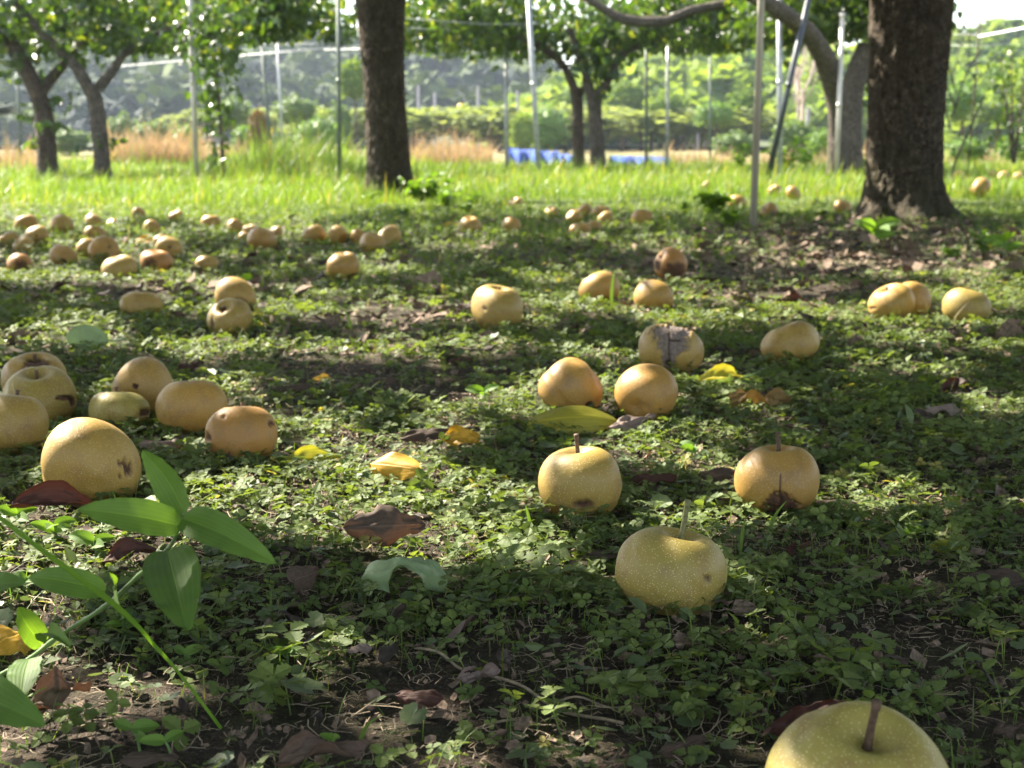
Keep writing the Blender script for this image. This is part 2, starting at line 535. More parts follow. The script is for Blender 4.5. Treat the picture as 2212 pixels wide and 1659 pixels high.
def crown_proto(n, seed, q=.16, inner=True, core=.78):
    NU, NV = (8, 6) if n < 200 else (12, 8)
    r = np.random.default_rng(seed)
    d = r.normal(size=(n, 3)); d /= np.linalg.norm(d, axis=1)[:, None]
    lump = .72 + .5 * vn(d[:, 0] * 2 + d[:, 2], d[:, 1] * 2 - d[:, 2], .7, seed)
    rad = lump * r.uniform(.8, 1.05, n)
    a = Acc()
    PV = np.array([(-1, -.6, 0), (1, -.7, .1), (.8, .7, 0), (-.7, .8, -.1)]) * q
    inst(a, PV, np.array([[0, 1, 2, 3]]), d * rad[:, None], rots(r.uniform(0, 6.3, n), r.uniform(-.9, .9, n), r.uniform(-.9, .9, n)), r.uniform(.6, 1.3, n), np.clip(r.normal(.42, .2, n) + .35 * (lump - .97) * 3, 0, .84))
    if inner:
        u, v = np.meshgrid(np.linspace(0, 2 * math.pi, NU + 1)[:-1], np.linspace(.05, math.pi - .05, NV))
        S = np.stack([np.sin(v) * np.cos(u), np.sin(v) * np.sin(u), np.cos(v)], -1).reshape(-1, 3)
        S = S * (core * (.8 + .4 * vn(S[:, 0] * 2 + S[:, 2], S[:, 1] * 2 - S[:, 2], .7, seed)))[:, None]
        ii = np.arange(NV - 1)[:, None] * NU; jj = np.arange(NU)[None]
        a.add(S, np.stack([ii + jj, ii + NU + jj, ii + NU + (jj + 1) % NU, ii + (jj + 1) % NU], -1).reshape(-1, 4), .25)
    V = np.concatenate(a.V); T = np.concatenate(a.T)
    return V, [np.concatenate(f) for f in a.F.values()], T


CP = [crown_proto(150, 40 + k, .22) for k in range(5)]


def wood(name, ridge, dn, df, ybase, N, mat, rad, label, xr):
    a = Acc()
    r = np.random.default_rng(len(name) + N)
    for k in range(N):
        x = r.uniform(*xr)
        yr = np.interp(x, ridge[:, 0], ridge[:, 1])
        s = r.uniform(0, 1) ** .8 if k > N * .3 else 1.0
        d = dn + (df - dn) * s
        y = ybase + (yr + 34 - ybase) * s ** .85
        if ybase - yr < 25:
            continue
        p = pt(x, y, d)
        R0 = rad * r.uniform(.6, 1.25)
        hh = R0 * r.uniform(.85, 1.3)
        V, FS, T = CP[r.integers(5)]
        an = r.uniform(0, 6.3)
        M = np.array([[math.cos(an), -math.sin(an), 0], [math.sin(an), math.cos(an), 0], [0, 0, 1]])
        a.add((V @ M.T) * [R0, R0, hh] + p + [0, 0, hh * .3], FS, np.clip(T + r.normal(0, .2), 0, .84))
    o = link(name, a.mesh(name), mat)
    tag(o, label, kind='stuff')


wood('hillside_wood', RL, 170, 260, 318, 720, M_wood1, 3.8, 'wood covering the far hill, its blue-green shade painted into the leaves', (-2200, 1420))
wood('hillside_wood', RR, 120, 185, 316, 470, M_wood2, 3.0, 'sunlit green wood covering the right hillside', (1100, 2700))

# ------------------------------------------------------------------ far orchard
V, FS, T = crown_proto(800, 77, .10, True, .45)
me_crown = mesh('orchard_crown', V * [3.0, 2.9, .95], FS, T)
me_crown.materials.append(M_orch)
a = Acc()
a.add(*tube([(0, 0, -.3), (.05, 0, .7), (0, .1, 1.4)], [.16, .12, .10], 7))
for k in range(4):
    an = k * 1.6 + .4
    a.add(*tube([(0, .05, 1.0), (.8 * math.cos(an), .8 * math.sin(an), 1.6), (1.9 * math.cos(an), 1.9 * math.sin(an), 1.95)], [.09, .06, .04], 5))
me_trunk = a.mesh('orchard_trunk', True)
me_trunk.materials.append(M_bark_far)
FO = {}
for row, (d, hz) in enumerate([(84, 1.75), (94, 1.95), (104, 2.15), (115, 2.35)]):
    for x in np.arange(420 + row * 9, 1640, 3195 * 4.3 / d):
        xx = x + random.uniform(-22, 22)
        if xx < 700 and row < 3:
            continue
        p = gp(xx, 312 + 1398 / d)
        e = empty('orchard_tree', (p[0], p[1], 0))
        cr_ = link('crown', me_crown, None, e); cr_.location = (0, 0, hz - .1); cr_.rotation_euler = (0, 0, random.uniform(0, 6)); cr_.scale = (random.uniform(.85, 1.1),) * 2 + (random.uniform(.8, 1.15),)
        link('trunk', me_trunk, None, e)
        rowname = ['front row', 'second row', 'third row', 'back row'][row]
        FO.setdefault(rowname, []).append(e)
ORD = 'first second third fourth fifth sixth seventh eighth ninth tenth'.split()
for rowname, es in FO.items():
    for k, e in enumerate(es):
        nth = 'leftmost' if k == 0 else ('rightmost' if k == len(es) - 1 else ORD[k] + ' from the left')
        tag(e, f'low spreading fruit tree, {nth} in the {rowname} of the far orchard', 'tree', 'fruit trees of the far orchard')
for x, y0, y1, lab in [(905, 185, 262, 'tall pale post just right of the thick left trunk, in the far orchard'), (940, 200, 262, 'shorter pale post beside the tallest one in the far orchard'),
                       (1033, 186, 262, 'pale post right of the yellow ball in the far orchard'), (1118, 196, 262, 'pale post at the right end of the four before the dark hill'),
                       (1506, 248, 310, 'short pale post in front of the sunny hillside between two thin poles'), (1742, 232, 320, 'pale post standing beside the dead tree on the right')]:
    d = 92 if x < 1700 else 60
    b, tp = pt(x, y1 + 30, d), pt(x, y0, d)
    b[2] = -.2; tp[0], tp[1] = b[0], b[1]
    a = Acc(); a.add(*tube([b, tp], .085 if x < 1700 else .08, 8))
    o = link('concrete_post', a.mesh('concrete_post', origin=b), M_conc); o.location = Vector(b.tolist())
    tag(o, lab, 'post', 'posts of the far orchard')
p = pt(995, 231, 92)
u, v = np.meshgrid(np.linspace(0, 2 * math.pi, 25)[:-1], np.linspace(0.02, math.pi - .02, 14))
S = np.stack([np.sin(v) * np.cos(u), np.sin(v) * np.sin(u), np.cos(v) * 1.08], -1).reshape(-1, 3) * .2
ii = np.arange(13)[:, None] * 24; jj = np.arange(24)[None]
a = Acc(); a.add(S, np.stack([ii + jj, ii + 24 + jj, ii + 24 + (jj + 1) % 24, ii + (jj + 1) % 24], -1).reshape(-1, 4))
e = empty('scare_ball', p)
link('ball', a.mesh('ball', True), M_ballY, e)
a = Acc(); a.add(*tube([(0, 0, -p[2] - .1), (0, 0, -.18)], .025, 6))
link('pole', a.mesh('pole', True), M_pipe, e)
tag(e, 'small yellow ball on a thin pole above the far orchard', 'ball')

# ------------------------------------------------------------------ shrubs and trees beyond the grass
BP = [crown_proto(520, 90 + k, .085, True, .8) for k in range(3)]
BPM = []


def bush(x, ytop, d, wpx, mat, name, label, cat, group=None, squash=1.0, trunk=0.0, dens=0):
    V, FS, T = BP[dens % 3]
    ztop = pt(x, ytop, d)[2]
    w = wpx / F * d / 2
    b = gp(x, 312 + 1398 / d)
    b[2] = -.1
    hgt = (ztop + .1 - trunk) / 2
    e = empty(name, b)
    cv = V / np.abs(V).max(0) * [w, w * .85, hgt] + [0, 0, trunk + hgt]
    me = mesh('crown' if trunk else 'foliage', cv, FS, np.clip(T + random.uniform(-.15, .15), 0, .84))
    link('crown' if trunk else 'foliage', me, mat, e)
    a = Acc()
    a.add(*tube([(0, 0, 0), (.03 * w, 0, trunk + hgt * .5), (-.05 * w, 0, trunk + hgt * 1.2)], [max(.05, w * .07), max(.04, w * .05), .02], 6))
    link('trunk' if trunk else 'stem', a.mesh('trunk', True), M_bark_far, e)
    tag(e, label, cat, group)
    return e


BUSHES = [
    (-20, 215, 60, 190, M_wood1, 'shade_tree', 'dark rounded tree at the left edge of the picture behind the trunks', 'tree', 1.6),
    (85, 235, 62, 110, M_bush, 'shade_tree', 'grey-green tree seen between the two left orchard trunks', 'tree', 1.4),
    (150, 270, 56, 120, M_bush, 'bush', 'low hazy bush just left of the grey forked trunk', 'bush', 0),
    (268, 232, 58, 90, M_bush, 'bush', 'rounded bush just right of the grey forked trunk', 'bush', 0),
    (335, 255, 52, 120, M_bush, 'bush', 'broad pale bush above the orange dry grass', 'bush', 0),
    (405, 262, 50, 80, M_bush2, 'bush', 'bright low bush behind the left steel pole', 'bush', 0),
    (505, 200, 70, 110, M_bush, 'shade_tree', 'round tree between the leafy climber and the rusty shrub', 'tree', 1.2),
    (540, 262, 48, 90, M_bush2, 'bush', 'light green bush at the foot of the rusty shrub', 'bush', 0),
    (640, 200, 66, 120, M_bush, 'shade_tree', 'round pale tree right of the rusty shrub', 'tree', 1.2),
    (690, 240, 52, 110, M_bush2, 'bush', 'light green bush left of the dark thin pole', 'bush', 0),
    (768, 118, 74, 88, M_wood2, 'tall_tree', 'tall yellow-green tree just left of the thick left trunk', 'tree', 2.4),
    (735, 205, 60, 70, M_bush, 'bush', 'bush behind the dark thin pole', 'bush', 0),
    (1180, 212, 78, 120, M_bush2, 'bush', 'bright green shrub with layered boughs left of the paired trunks', 'bush', 0),
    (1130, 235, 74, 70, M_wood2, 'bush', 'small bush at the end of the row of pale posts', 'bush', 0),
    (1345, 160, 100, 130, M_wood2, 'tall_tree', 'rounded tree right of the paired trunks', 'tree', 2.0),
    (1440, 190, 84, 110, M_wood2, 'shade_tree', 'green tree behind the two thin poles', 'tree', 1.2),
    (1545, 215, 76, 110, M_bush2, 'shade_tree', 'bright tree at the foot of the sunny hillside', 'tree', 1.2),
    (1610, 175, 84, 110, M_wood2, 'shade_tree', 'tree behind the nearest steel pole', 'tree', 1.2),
    (1590, 275, 42, 120, M_bush, 'bush', 'low bush left of the nearest steel pole', 'bush', 0),
    (1715, 250, 46, 120, M_bush, 'bush', 'greyish bush below the dead tree', 'bush', 0),
    (1775, 270, 40, 80, M_bush2, 'bush', 'low bush left of the leaning twin trunks', 'bush', 0),
    (2075, 165, 60, 120, M_bush2, 'shade_tree', 'light tree just right of the thick right trunk', 'tree', 1.2),
    (2150, 210, 44, 130, M_bush, 'shade_tree', 'tree near the right edge behind the sparse shoots', 'tree', 1.0),
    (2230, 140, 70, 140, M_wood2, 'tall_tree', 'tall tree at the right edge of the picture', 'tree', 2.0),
    (2090, 290, 36, 110, M_bush2, 'bush', 'low bright bush right of the thick right trunk', 'bush', 0),
    (2200, 285, 34, 120, M_bush2, 'bush', 'low bright bush at the right edge of the grass', 'bush', 0),
]
for k, (x, yt, d, w, m, nm, lb, ct, tk) in enumerate(BUSHES):
    bush(x, yt, d, w, m, nm, lb, ct, 'bushes and trees beyond the grass', 1, tk, k)
# rusty dried shrub
bush(562, 226, 34, 60, M_rust, 'dried_shrub', 'rusty brown dried conifer-like shrub behind the tall grass', 'shrub', None, 1, 0, 1)

# dead grey tree and slim bare tree
rb = random.Random(5)


def branchy(acc, p, dirv, ln, r, depth):
    p = np.array(p, float); d = np.array(dirv, float)
    pts = [p]
    for s in range(4):
        d = d + np.array([rb.uniform(-.22, .22), rb.uniform(-.22, .22), rb.uniform(-.05, .18)])
        d /= np.linalg.norm(d)
        pts.append(pts[-1] + d * ln / 4)
    acc.add(*tube(pts, np.linspace(r, r * .55, 5), 5, cap=False))
    if depth:
        for k in range(3):
            q = pts[rb.randint(1, 4)]
            dd = d + np.array([rb.uniform(-1, 1), rb.uniform(-.8, .8), rb.uniform(-.1, .6)])
            branchy(acc, q, dd / np.linalg.norm(dd), ln * .62, r * .5, depth - 1)


for (x, yb, d, ln, r, mat, dep, lab) in [(1722, 330, 55, 2.6, .09, M_deadwood, 3, 'bleached dead tree with spreading twigs near the leaning twin trunks'),
                                          (2052, 330, 20, 1.25, .022, M_bark_grey, 4, 'slim bare young tree just right of the thick right trunk')]:
    b = gp(x, 312 + 1398 / d); b[2] = -.05
    e = empty('bare_tree', b)
    a = Acc(); branchy(a, (0, 0, 0), (0.02, 0, 1), ln, r, 0)
    link('trunk', a.mesh('trunk', True), mat, e)
    a = Acc()
    for k in range(4):
        branchy(a, (0.02 * k - .03, 0, ln * (.55 + .13 * k)), (rb.uniform(-.6, .6), rb.uniform(-.3, .3), 1), ln * .75, r * .6, dep - 1)
    link('branches', a.mesh('branches', True), mat, e)
    tag(e, lab, 'tree')


# ------------------------------------------------------------------ blades
def blades(acc, P, h, w, lean, az, tint, seg=3, droop=1.0):
    N = len(P)
    if N == 0:
        return
    ts = np.linspace(0, 1, seg + 1)
    dx, dy = np.cos(az), np.sin(az)
    sx_, sy_ = -dy, dx
    rows = []
    for k, s in enumerate(ts):
        off = lean * h * s ** (1.6 * droop)
        z = h * (s - .35 * lean * s * s)
        c = np.stack([P[:, 0] + dx * off, P[:, 1] + dy * off, P[:, 2] + z], 1)
        if k < seg:
            ww = w * (1 - s ** 2 * .75) * .5
            rows.append(c - np.stack([sx_ * ww, sy_ * ww, 0 * ww], 1))
            rows.append(c + np.stack([sx_ * ww, sy_ * ww, 0 * ww], 1))
        else:
            rows.append(c)
    n = len(rows)
    V = np.stack(rows, 1).reshape(-1, 3)
    off = (np.arange(N) * n)[:, None, None]
    Q = np.array([[2 * k, 2 * k + 1, 2 * k + 3, 2 * k + 2] for k in range(seg - 1)])
    T3 = np.array([[n - 3, n - 2, n - 1]])
    FS = [(T3[None] + off).reshape(-1, 3)]
    if len(Q):
        FS.append((Q[None] + off).reshape(-1, 4))
    acc.add(V, FS, np.repeat(tint, n))


def scatter(N, y0, y1, half=.40, pad=.15, power=2.0):
    """random ground points in the view wedge, even in area"""
    y = (rng.uniform(0, 1, N) * (y1 ** power - y0 ** power) + y0 ** power) ** (1 / power)
    x = rng.uniform(-1, 1, N) * (half * y + pad)
    return x, y


# ------------------------------------------------------------------ pears
# cx, cy, width (picture), tone, stalk direction (x right, y away, z up), stalk mm, height ratio, marks, grey, label
PE = [
    (1857, 1716, 405, .04, (.03, -.28, 1), 37, .86, [(.55, .62, .03, .03)], 0, 'yellow-green pear with a thick upright stalk, cut off by the bottom edge'),
    (1453, 1238, 245, .12, (.22, .02, 1), 44, .80, [(.60, -.10, .05, .06), (.20, .82, .03, .02)], 0, 'speckled olive-green pear with a long leaning stalk'),
    (1254, 1043, 181, .28, (-.10, .02, 1), 29, .83, [(.1, -.55, .22, .10)], 0, 'olive-gold pear with a short stalk and a bruised base, left of the long-stalked pear'),
    (1679, 1036, 178, .60, (.03, .05, 1), 25, .86, [(.08, -.80, .42, .46)], 0, 'golden pear with a dark split running down into its rotted base'),
    (195, 1010, 203, .42, (.1, .8, .7), 0, .78, [(.78, -.05, .09, .13), (.68, .14, .04, .05), (.60, -.2, .03, .04), (.62, .07, .03, .03), (.62, -.32, .04, .03)], 0, 'large tan pear with black specks behind the dayflower leaves'),
    (28, 916, 152, .32, (.1, .3, 1), 0, .92, [], 0, 'tan-green pear cut by the left edge'),
    (85, 862, 150, .16, (.0, -.20, 1), 13, .80, [(.72, .02, .33, .06), (.93, -.12, .1, .14)], 0, 'green-gold pear with a curved dark crack by the left edge'),
    (78, 822, 142, .45, (.05, -.25, 1), 12, .80, [(0, .52, .40, .22)], 0, 'pear with brown rot round its stalk, behind the cracked one'),
    (310, 840, 130, .50, (.15, .95, .1), 0, .88, [(-.26, .10, .10, .10)], 0, 'tan pear showing its brown eye to the viewer'),
    (256, 888, 132, .0, (-.10, .15, 1), 12, .68, [(.86, -.08, .24, .12)], 0, 'small squat pale green pear with a brown bruise on its right'),
    (411, 880, 156, .52, (0, .25, 1), 3, .80, [], 0, 'plump tan pear between the eyed pear and the orange one'),
    (522, 940, 155, .80, (.0, .35, 1), 0, .86, [(-.92, -.05, .08, .10), (.82, .35, .09, .09), (-.5, .55, .05, .05)], 0, 'orange-tinged pear with small scabs at the right end of the left cluster'),
    (1232, 842, 140, .62, (-.5, -.1, -.4), 0, .86, [(.60, -.55, .13, .14)], 0, 'bright golden pear behind the long yellow-green leaf'),
    (1397, 852, 136, .68, (.4, .8, .3), 0, .84, [], 0, 'round golden-brown pear right of the bright golden one'),
    (1447, 756, 143, .34, (.05, .25, 1), 5, .78, [(.08, .25, .52, .40), (-.02, -.10, .22, .50), (.05, .6, .65, .25)], 1, 'pear with a large grey-brown cracked scar across its front'),
    (1706, 743, 128, .36, (-.30, .1, .95), 0, .72, [], 0, 'smooth lopsided golden pear alone at right of centre'),
    (1075, 667, 115, .30, (.10, -.10, 1), 12, .84, [(-.5, .05, .05, .06)], 0, 'pear standing upright with a short dark stalk in the middle of the picture'),
    (494, 688, 98, .26, (-.15, -.55, .75), 5, .78, [(-.28, .42, .10, .13), (-.72, -.25, .06, .36)], 0, 'tilted pear with its stalk hollow turned to the viewer'),
    (509, 641, 90, .45, (.2, .8, .5), 0, .82, [(.1, -.35, .5, .26)], 0, 'pear with a dark rotten patch behind the hollow-sided one'),
    (306, 660, 90, .36, (.0, .2, 1), 0, .72, [], 0, 'squat dull pear left of the pair with the tilted one'),
    (742, 576, 72, .52, (.0, -.1, 1), 3, .90, [], 0, 'round brown pear alone left of centre in the shade'),
    (1295, 625, 90, .55, (-.4, .3, .9), 0, .74, [], 0, 'golden pear behind a tall grass blade, right of centre'),
    (1413, 643, 86, .56, (.3, .5, .8), 0, .76, [], 0, 'golden pear low in the lit clover below the dark rotten pear'),
    (1448, 573, 73, .95, (-.6, -.2, .5), 0, .92, [(.25, -.35, .7, .55), (-.75, .0, .2, .3)], 0, 'shiny dark brown rotten pear right of centre'),
    (1926, 655, 96, .45, (-.35, -.1, .9), 0, .78, [(-.85, -.25, .14, .05)], 0, 'front pear of the touching pair at right, with a notch in its side'),
    (1970, 646, 80, .50, (.2, .4, .9), 0, .96, [], 0, 'rear pear of the touching pair at right'),
    (2087, 663, 100, .18, (.25, .1, .9), 0, .76, [], 0, 'green pear near the right edge beside the touching pair'),
    (258, 581, 76, .30, (.0, .3, 1), 0, .70, [], 0, 'squat green-brown pear in front of the lit twin pears at far left'),
    (446, 569, 50, .40, (.0, .2, 1), 0, .74, [], 0, 'small dull pear beside a dark curled leaf on the left'),
    (338, 566, 69, .96, (.0, -.1, 1), 5, .72, [(-.4, -.2, .4, .35)], 0, 'reddish-brown wrinkled pear on the left'),
    (364, 536, 58, .38, (.15, .9, .2), 0, .84, [(.05, .05, .14, .14)], 0, 'pear with its eye showing, behind the reddish one'),
    (225, 542, 66, .62, (.5, -.3, .7), 0, .76, [(.35, .35, .1, .08)], 0, 'sunlit orange pear, right one of the lit twin pears at far left'),
    (188, 537, 46, .50, (.0, .3, 1), 0, .84, [], 0, 'sunlit pear, left one of the lit twin pears at far left'),
    (138, 554, 62, .62, (.4, .3, .8), 0, .74, [], 0, 'orange-brown pear left of the lit twin pears'),
    (43, 571, 54, .95, (.2, .4, .8), 0, .86, [(.1, -.2, .6, .6)], 0, 'dark rotten pear near the left edge'),
    (50, 532, 46, .42, (.0, .3, 1), 0, .70, [], 0, 'small brown pear just above the dark rotten one at left'),
    (18, 520, 46, .50, (.0, .3, 1), 0, .64, [], 0, 'flat half-lit pear at the left edge'),
    (80, 512, 54, .40, (-.2, .8, .3), 0, .84, [(-.05, .1, .12, .12)], 0, 'pear half lit with its eye showing near the left edge'),
    (56, 484, 50, .56, (.0, .3, 1), 0, .78, [], 0, 'wrinkled lit pear near the left edge, behind the half-lit one'),
    (134, 486, 50, .46, (.2, .3, .9), 0, .84, [], 0, 'pear with a bright lit left cheek on the far left grass'),
    (204, 481, 42, .40, (.0, .3, 1), 0, .70, [], 0, 'dull shaded pear on the far left grass'),
    (205, 508, 49, .55, (.1, .3, 1), 0, .76, [], 0, 'dusty brown pear directly behind the lit twin pears'),
    (243, 484, 26, .45, (.0, .3, 1), 0, .80, [], 0, 'small green-brown pear half sunk in grass right of the dull shaded one'),
    (328, 493, 37, .50, (.0, .3, 1), 0, .80, [], 0, 'pear behind the small orange leaf on the left'),
    (347, 522, 34, .46, (.0, .3, 1), 0, .80, [], 0, 'pear peeping out behind the eyed pear on the left'),
    (565, 519, 65, .66, (.3, .3, .9), 0, .74, [], 0, 'largest brown pear of the small group left of the thin dark pole'),
    (541, 500, 34, .60, (.0, .3, 1), 0, .90, [], 0, 'tan pear at the left of the small group by the thin dark pole'),
    (527, 512, 24, .50, (.0, .3, 1), 0, .95, [], 0, 'smallest pale pear of the small group by the thin dark pole'),
    (595, 505, 33, .62, (.0, .3, 1), 0, .80, [], 0, 'pear at the right of the small group by the thin dark pole'),
    (456, 480, 42, .62, (.0, .3, 1), 0, .70, [], 0, 'pear with a pink lit top in the left grass'),
    (508, 490, 34, .58, (.0, .3, 1), 0, .66, [], 0, 'low brown pear left of the small group by the thin dark pole'),
    (679, 509, 52, .52, (-.3, .3, .9), 0, .70, [], 0, 'pear with a lit pale top just left of the thin dark pole'),
    (729, 509, 44, .50, (.0, .3, 1), 0, .68, [], 0, 'pear right at the foot line of the thin dark pole'),
    (773, 513, 36, .55, (.0, .3, 1), 0, .66, [], 0, 'low brown pear left of the dark round one below the thick left trunk'),
    (805, 527, 57, .56, (.0, .3, 1), 0, .74, [], 0, 'dark round brown pear below the thick left trunk'),
    (840, 512, 54, .46, (.0, .3, 1), 0, .66, [], 0, 'dusty pear behind the dark round one below the thick left trunk'),
    (1015, 490, 49, .48, (.0, -.2, 1), 0, .86, [], 0, 'lumpy pear beside the orange leaf in mid grass'),
    (1105, 489, 43, .55, (.0, .3, 1), 0, .84, [], 0, 'pear with a bright lit top in mid grass'),
    (1113, 440, 33, .55, (-.3, -.3, .8), 0, .66, [], 0, 'pale pear in the bright grass right of the thick left trunk'),
    (1192, 459, 31, .40, (.0, .3, 1), 0, .62, [], 0, 'small grey-green pear at the edge of the bright grass'),
    (1240, 471, 37, .42, (-.6, -.4, .5), 0, .88, [(-.5, -.1, .2, .25)], 0, 'pear with a dark side at the left of the mid-grass group'),
    (1263, 456, 34, .58, (.0, .3, 1), 0, .80, [], 0, 'lit pear at the back left of the mid-grass group'),
    (1300, 459, 41, .52, (.0, .3, 1), 0, .68, [], 0, 'pear at the back right of the mid-grass group'),
    (1308, 474, 37, .46, (.0, .3, 1), 0, .82, [], 0, 'shaded pear at the right of the mid-grass group'),
    (1253, 496, 48, .62, (.0, -.1, 1), 0, .66, [], 0, 'front left pear of the touching two in the mid-grass group'),
    (1284, 491, 34, .62, (.0, .3, 1), 0, .86, [], 0, 'front right pear of the touching two in the mid-grass group'),
    (1387, 471, 48, .64, (.1, -.1, 1), 0, .76, [], 0, 'orange-brown pear alone right of the mid-grass group'),
    (1593, 438, 42, .48, (.2, .3, 1), 0, .72, [], 0, 'pear just left of the nearest steel pole behind leafy weeds'),
    (1527, 400, 20, .55, (.0, .3, 1), 0, .80, [], 0, 'tiny lit pear far in the bright grass left of the nearest steel pole'),
    (1672, 412, 30, .58, (.0, .3, 1), 0, .80, [], 0, 'lit pear in bright grass just right of the nearest steel pole'),
    (1713, 417, 32, .60, (.0, .3, 1), 0, .72, [], 0, 'brown-topped pear in bright grass between pole and thick right trunk'),
    (1661, 457, 38, .70, (.0, .3, 1), 0, .66, [(.4, -.2, .4, .4)], 1, 'half-rotten pear with a grey patch right of the nearest steel pole'),
    (1820, 450, 41, .55, (.3, -.2, .8), 0, .88, [], 0, 'pale pear against the foot of the thick right trunk on its left'),
    (2040, 435, 30, .58, (.0, .3, 1), 0, .90, [], 0, 'pear against the right side of the thick right trunk'),
    (2117, 408, 46, .50, (.0, .3, 1), 0, .60, [], 0, 'flat grey-brown pear in the grass at far right'),
    (2072, 379, 24, .62, (.0, .3, 1), 0, .66, [], 0, 'lit pear far off just right of the thick right trunk'),
    (2146, 378, 22, .60, (.0, .3, 1), 0, .80, [], 0, 'lit orange pear at the left of the far right trio'),
    (2167, 381, 24, .64, (.0, .3, 1), 0, .80, [], 0, 'lit orange pear in the middle of the far right trio'),
    (2200, 384, 26, .64, (.0, .3, 1), 0, .84, [], 0, 'lit orange pear at the right edge of the far right trio'),
    (300, 463, 30, .60, (.0, .3, 1), 0, .60, [], 0, 'bleached pear low in the bright left grass'),
    (380, 468, 34, .60, (.0, .3, 1), 0, .56, [], 0, 'bleached pear low in the bright grass left of the pink-topped one'),
]


def rot_to(dirv):
    z = np.array(dirv, float); z /= np.linalg.norm(z)
    x = np.cross([0, 1.0, 0], z) if abs(z[1]) < .9 else np.cross([0, 0, 1.0], z)
    x /= np.linalg.norm(x)
    return np.stack([x, np.cross(z, x), z], 1)


CRACKS = {3: [(.07, -.30, .022, .45), (.10, -.75, .05, .25)], 14: [(-.02, .05, .025, .62), (.16, .34, .20, .030), (-.05, -.45, .09, .09)], 6: [(.70, .10, .22, .028), (.90, -.05, .07, .10)], 12: [(.60, -.55, .05, .06)], 8: [(-.26, .10, .04, .04)]}
PEARS = []      # x, y, r for keeping ground cover clear
for k, (cx, cy, w, tone, sd, sl, hr, marks, grey, lab) in enumerate(PE):
    rk = random.Random(100 + k)
    W = .1
    if sd == (.0, .3, 1):
        _t, _a = rk.uniform(.1, 1.25), rk.uniform(0, 6.28)
        sd = (math.sin(_t) * math.cos(_a), math.sin(_t) * math.sin(_a), math.cos(_t))
        hr = max(hr, .76)
    Rm = rot_to(sd)
    tilt = 1 - abs(Rm[2, 2])
    for it in range(4):
        zc = W * (.5 * hr + (.5 - .5 * hr) * tilt) - .004
        P0 = gp(cx, cy, zc)
        d = (P0 - c0) @ cf
        W = w * d / F / (1.0)
    gz = float(gh(P0[0], P0[1]))
    P0[2] = zc
    hi = w > 80
    n, m = (150, 96) if k in CRACKS else (64, 40) if hi else ((36, 22) if w > 45 else (24, 14))
    th = np.linspace(0, math.pi, m)
    ph = np.linspace(0, 2 * math.pi, n, endpoint=False)
    TH, PH = np.meshgrid(th, ph, indexing='ij')
    s = np.sin(TH)
    rr = np.abs(s) ** .89
    lump = 1 + rk.uniform(.02, .08) * np.sin(PH * 2 + rk.uniform(0, 6)) * s + rk.uniform(.01, .05) * np.sin(PH * 3 + rk.uniform(0, 6)) * s + .03 * np.sin(PH + rk.uniform(0, 6)) * np.cos(TH)
    rho = .5 * rr * lump
    z = .5 * hr * np.sign(np.cos(TH)) * np.abs(np.cos(TH)) ** .90
    z = z - .15 * np.exp(-(rho / .145) ** 2) * (TH < 1.6) + .06 * np.exp(-(rho / .10) ** 2) * (TH > 1.6)
    z = z + rk.uniform(-.05, .05) * rho * np.cos(PH - rk.uniform(0, 6)) * 2 * np.clip(np.cos(TH) * 1.8, 0, 1)
    V = np.stack([rho * np.cos(PH), rho * np.sin(PH), z], -1).reshape(-1, 3) * W
    ii = np.arange(m - 1)[:, None] * n; jj = np.arange(n)[None]
    Q = np.stack([ii + jj, ii + n + jj, ii + n + (jj + 1) % n, ii + (jj + 1) % n], -1).reshape(-1, 4)
    # marks are laid out on the side the skin actually carries them
    V[:, 2] *= hr * W / (V[:, 2].max() - V[:, 2].min())
    wv = V @ Rm.T
    V *= W / (wv[:, 0].max() - wv[:, 0].min())
    wv = V @ Rm.T
    nv = wv / (W * .5)
    tc = c0 - P0; tc /= np.linalg.norm(tc)
    upv = cu - tc * (cu @ tc); upv /= np.linalg.norm(upv)
    rt = np.cross(upv, tc)
    uu, vv, ww = nv @ rt, nv @ upv, nv @ tc
    nzz = vn(uu * 1.0 + 3, vv * 1.0, .12, k) * .5 + vn(uu, vv, .05, k + 50) * .5
    rotm = np.zeros(len(V))
    for (mx, my, rx, ry) in marks:
        e_ = ((uu - mx) / rx) ** 2 + ((vv - my * hr ** .5) / ry) ** 2
        rotm = np.maximum(rotm, np.clip((1.15 - e_ + (nzz - .5) * 1.3) * 2.5, 0, 1) * (ww > 0))
    crk = np.zeros(len(V))
    for (mx, my, rx, ry) in CRACKS.get(k, []):
        e_ = ((uu + .03 * (nzz - .5) - mx) / rx) ** 2 + ((vv - my * hr ** .5) / ry) ** 2
        crk = np.maximum(crk, np.clip((1.5 - e_) * 1.2, 0, 1) * (ww > 0))
    V = V * (1 - .045 * crk)[:, None]
    V = V * (1 - (.055 * rotm * (.6 + .8 * nzz))[:, None])
    dent = vn(nv[:, 0] * 1.5 + nv[:, 2], nv[:, 1] * 1.5 - nv[:, 2], .55, k + 9)
    V = V * (1 - .05 * np.clip(dent - .62, 0, 1) / .38)[:, None]
    me = mesh('pear', V, Q, smooth=True, extra={'rot': rotm, 'crack': crk})
    e = link('pear', me, M_pear)
    M4 = Matrix([list(map(float, r_)) for r_ in Rm]).to_4x4()
    e.matrix_world = Matrix.Translation(Vector(P0.tolist())) @ M4
    e['tone'] = float(tone)
    e['rotgrey'] = float(grey)
    tag(e, lab, 'pear', 'pears fallen on the orchard ground')
    L = sl / 1000 if sl else (.010 if Rm[2, 2] > .3 and w > 34 and rk.random() < .5 else 0)
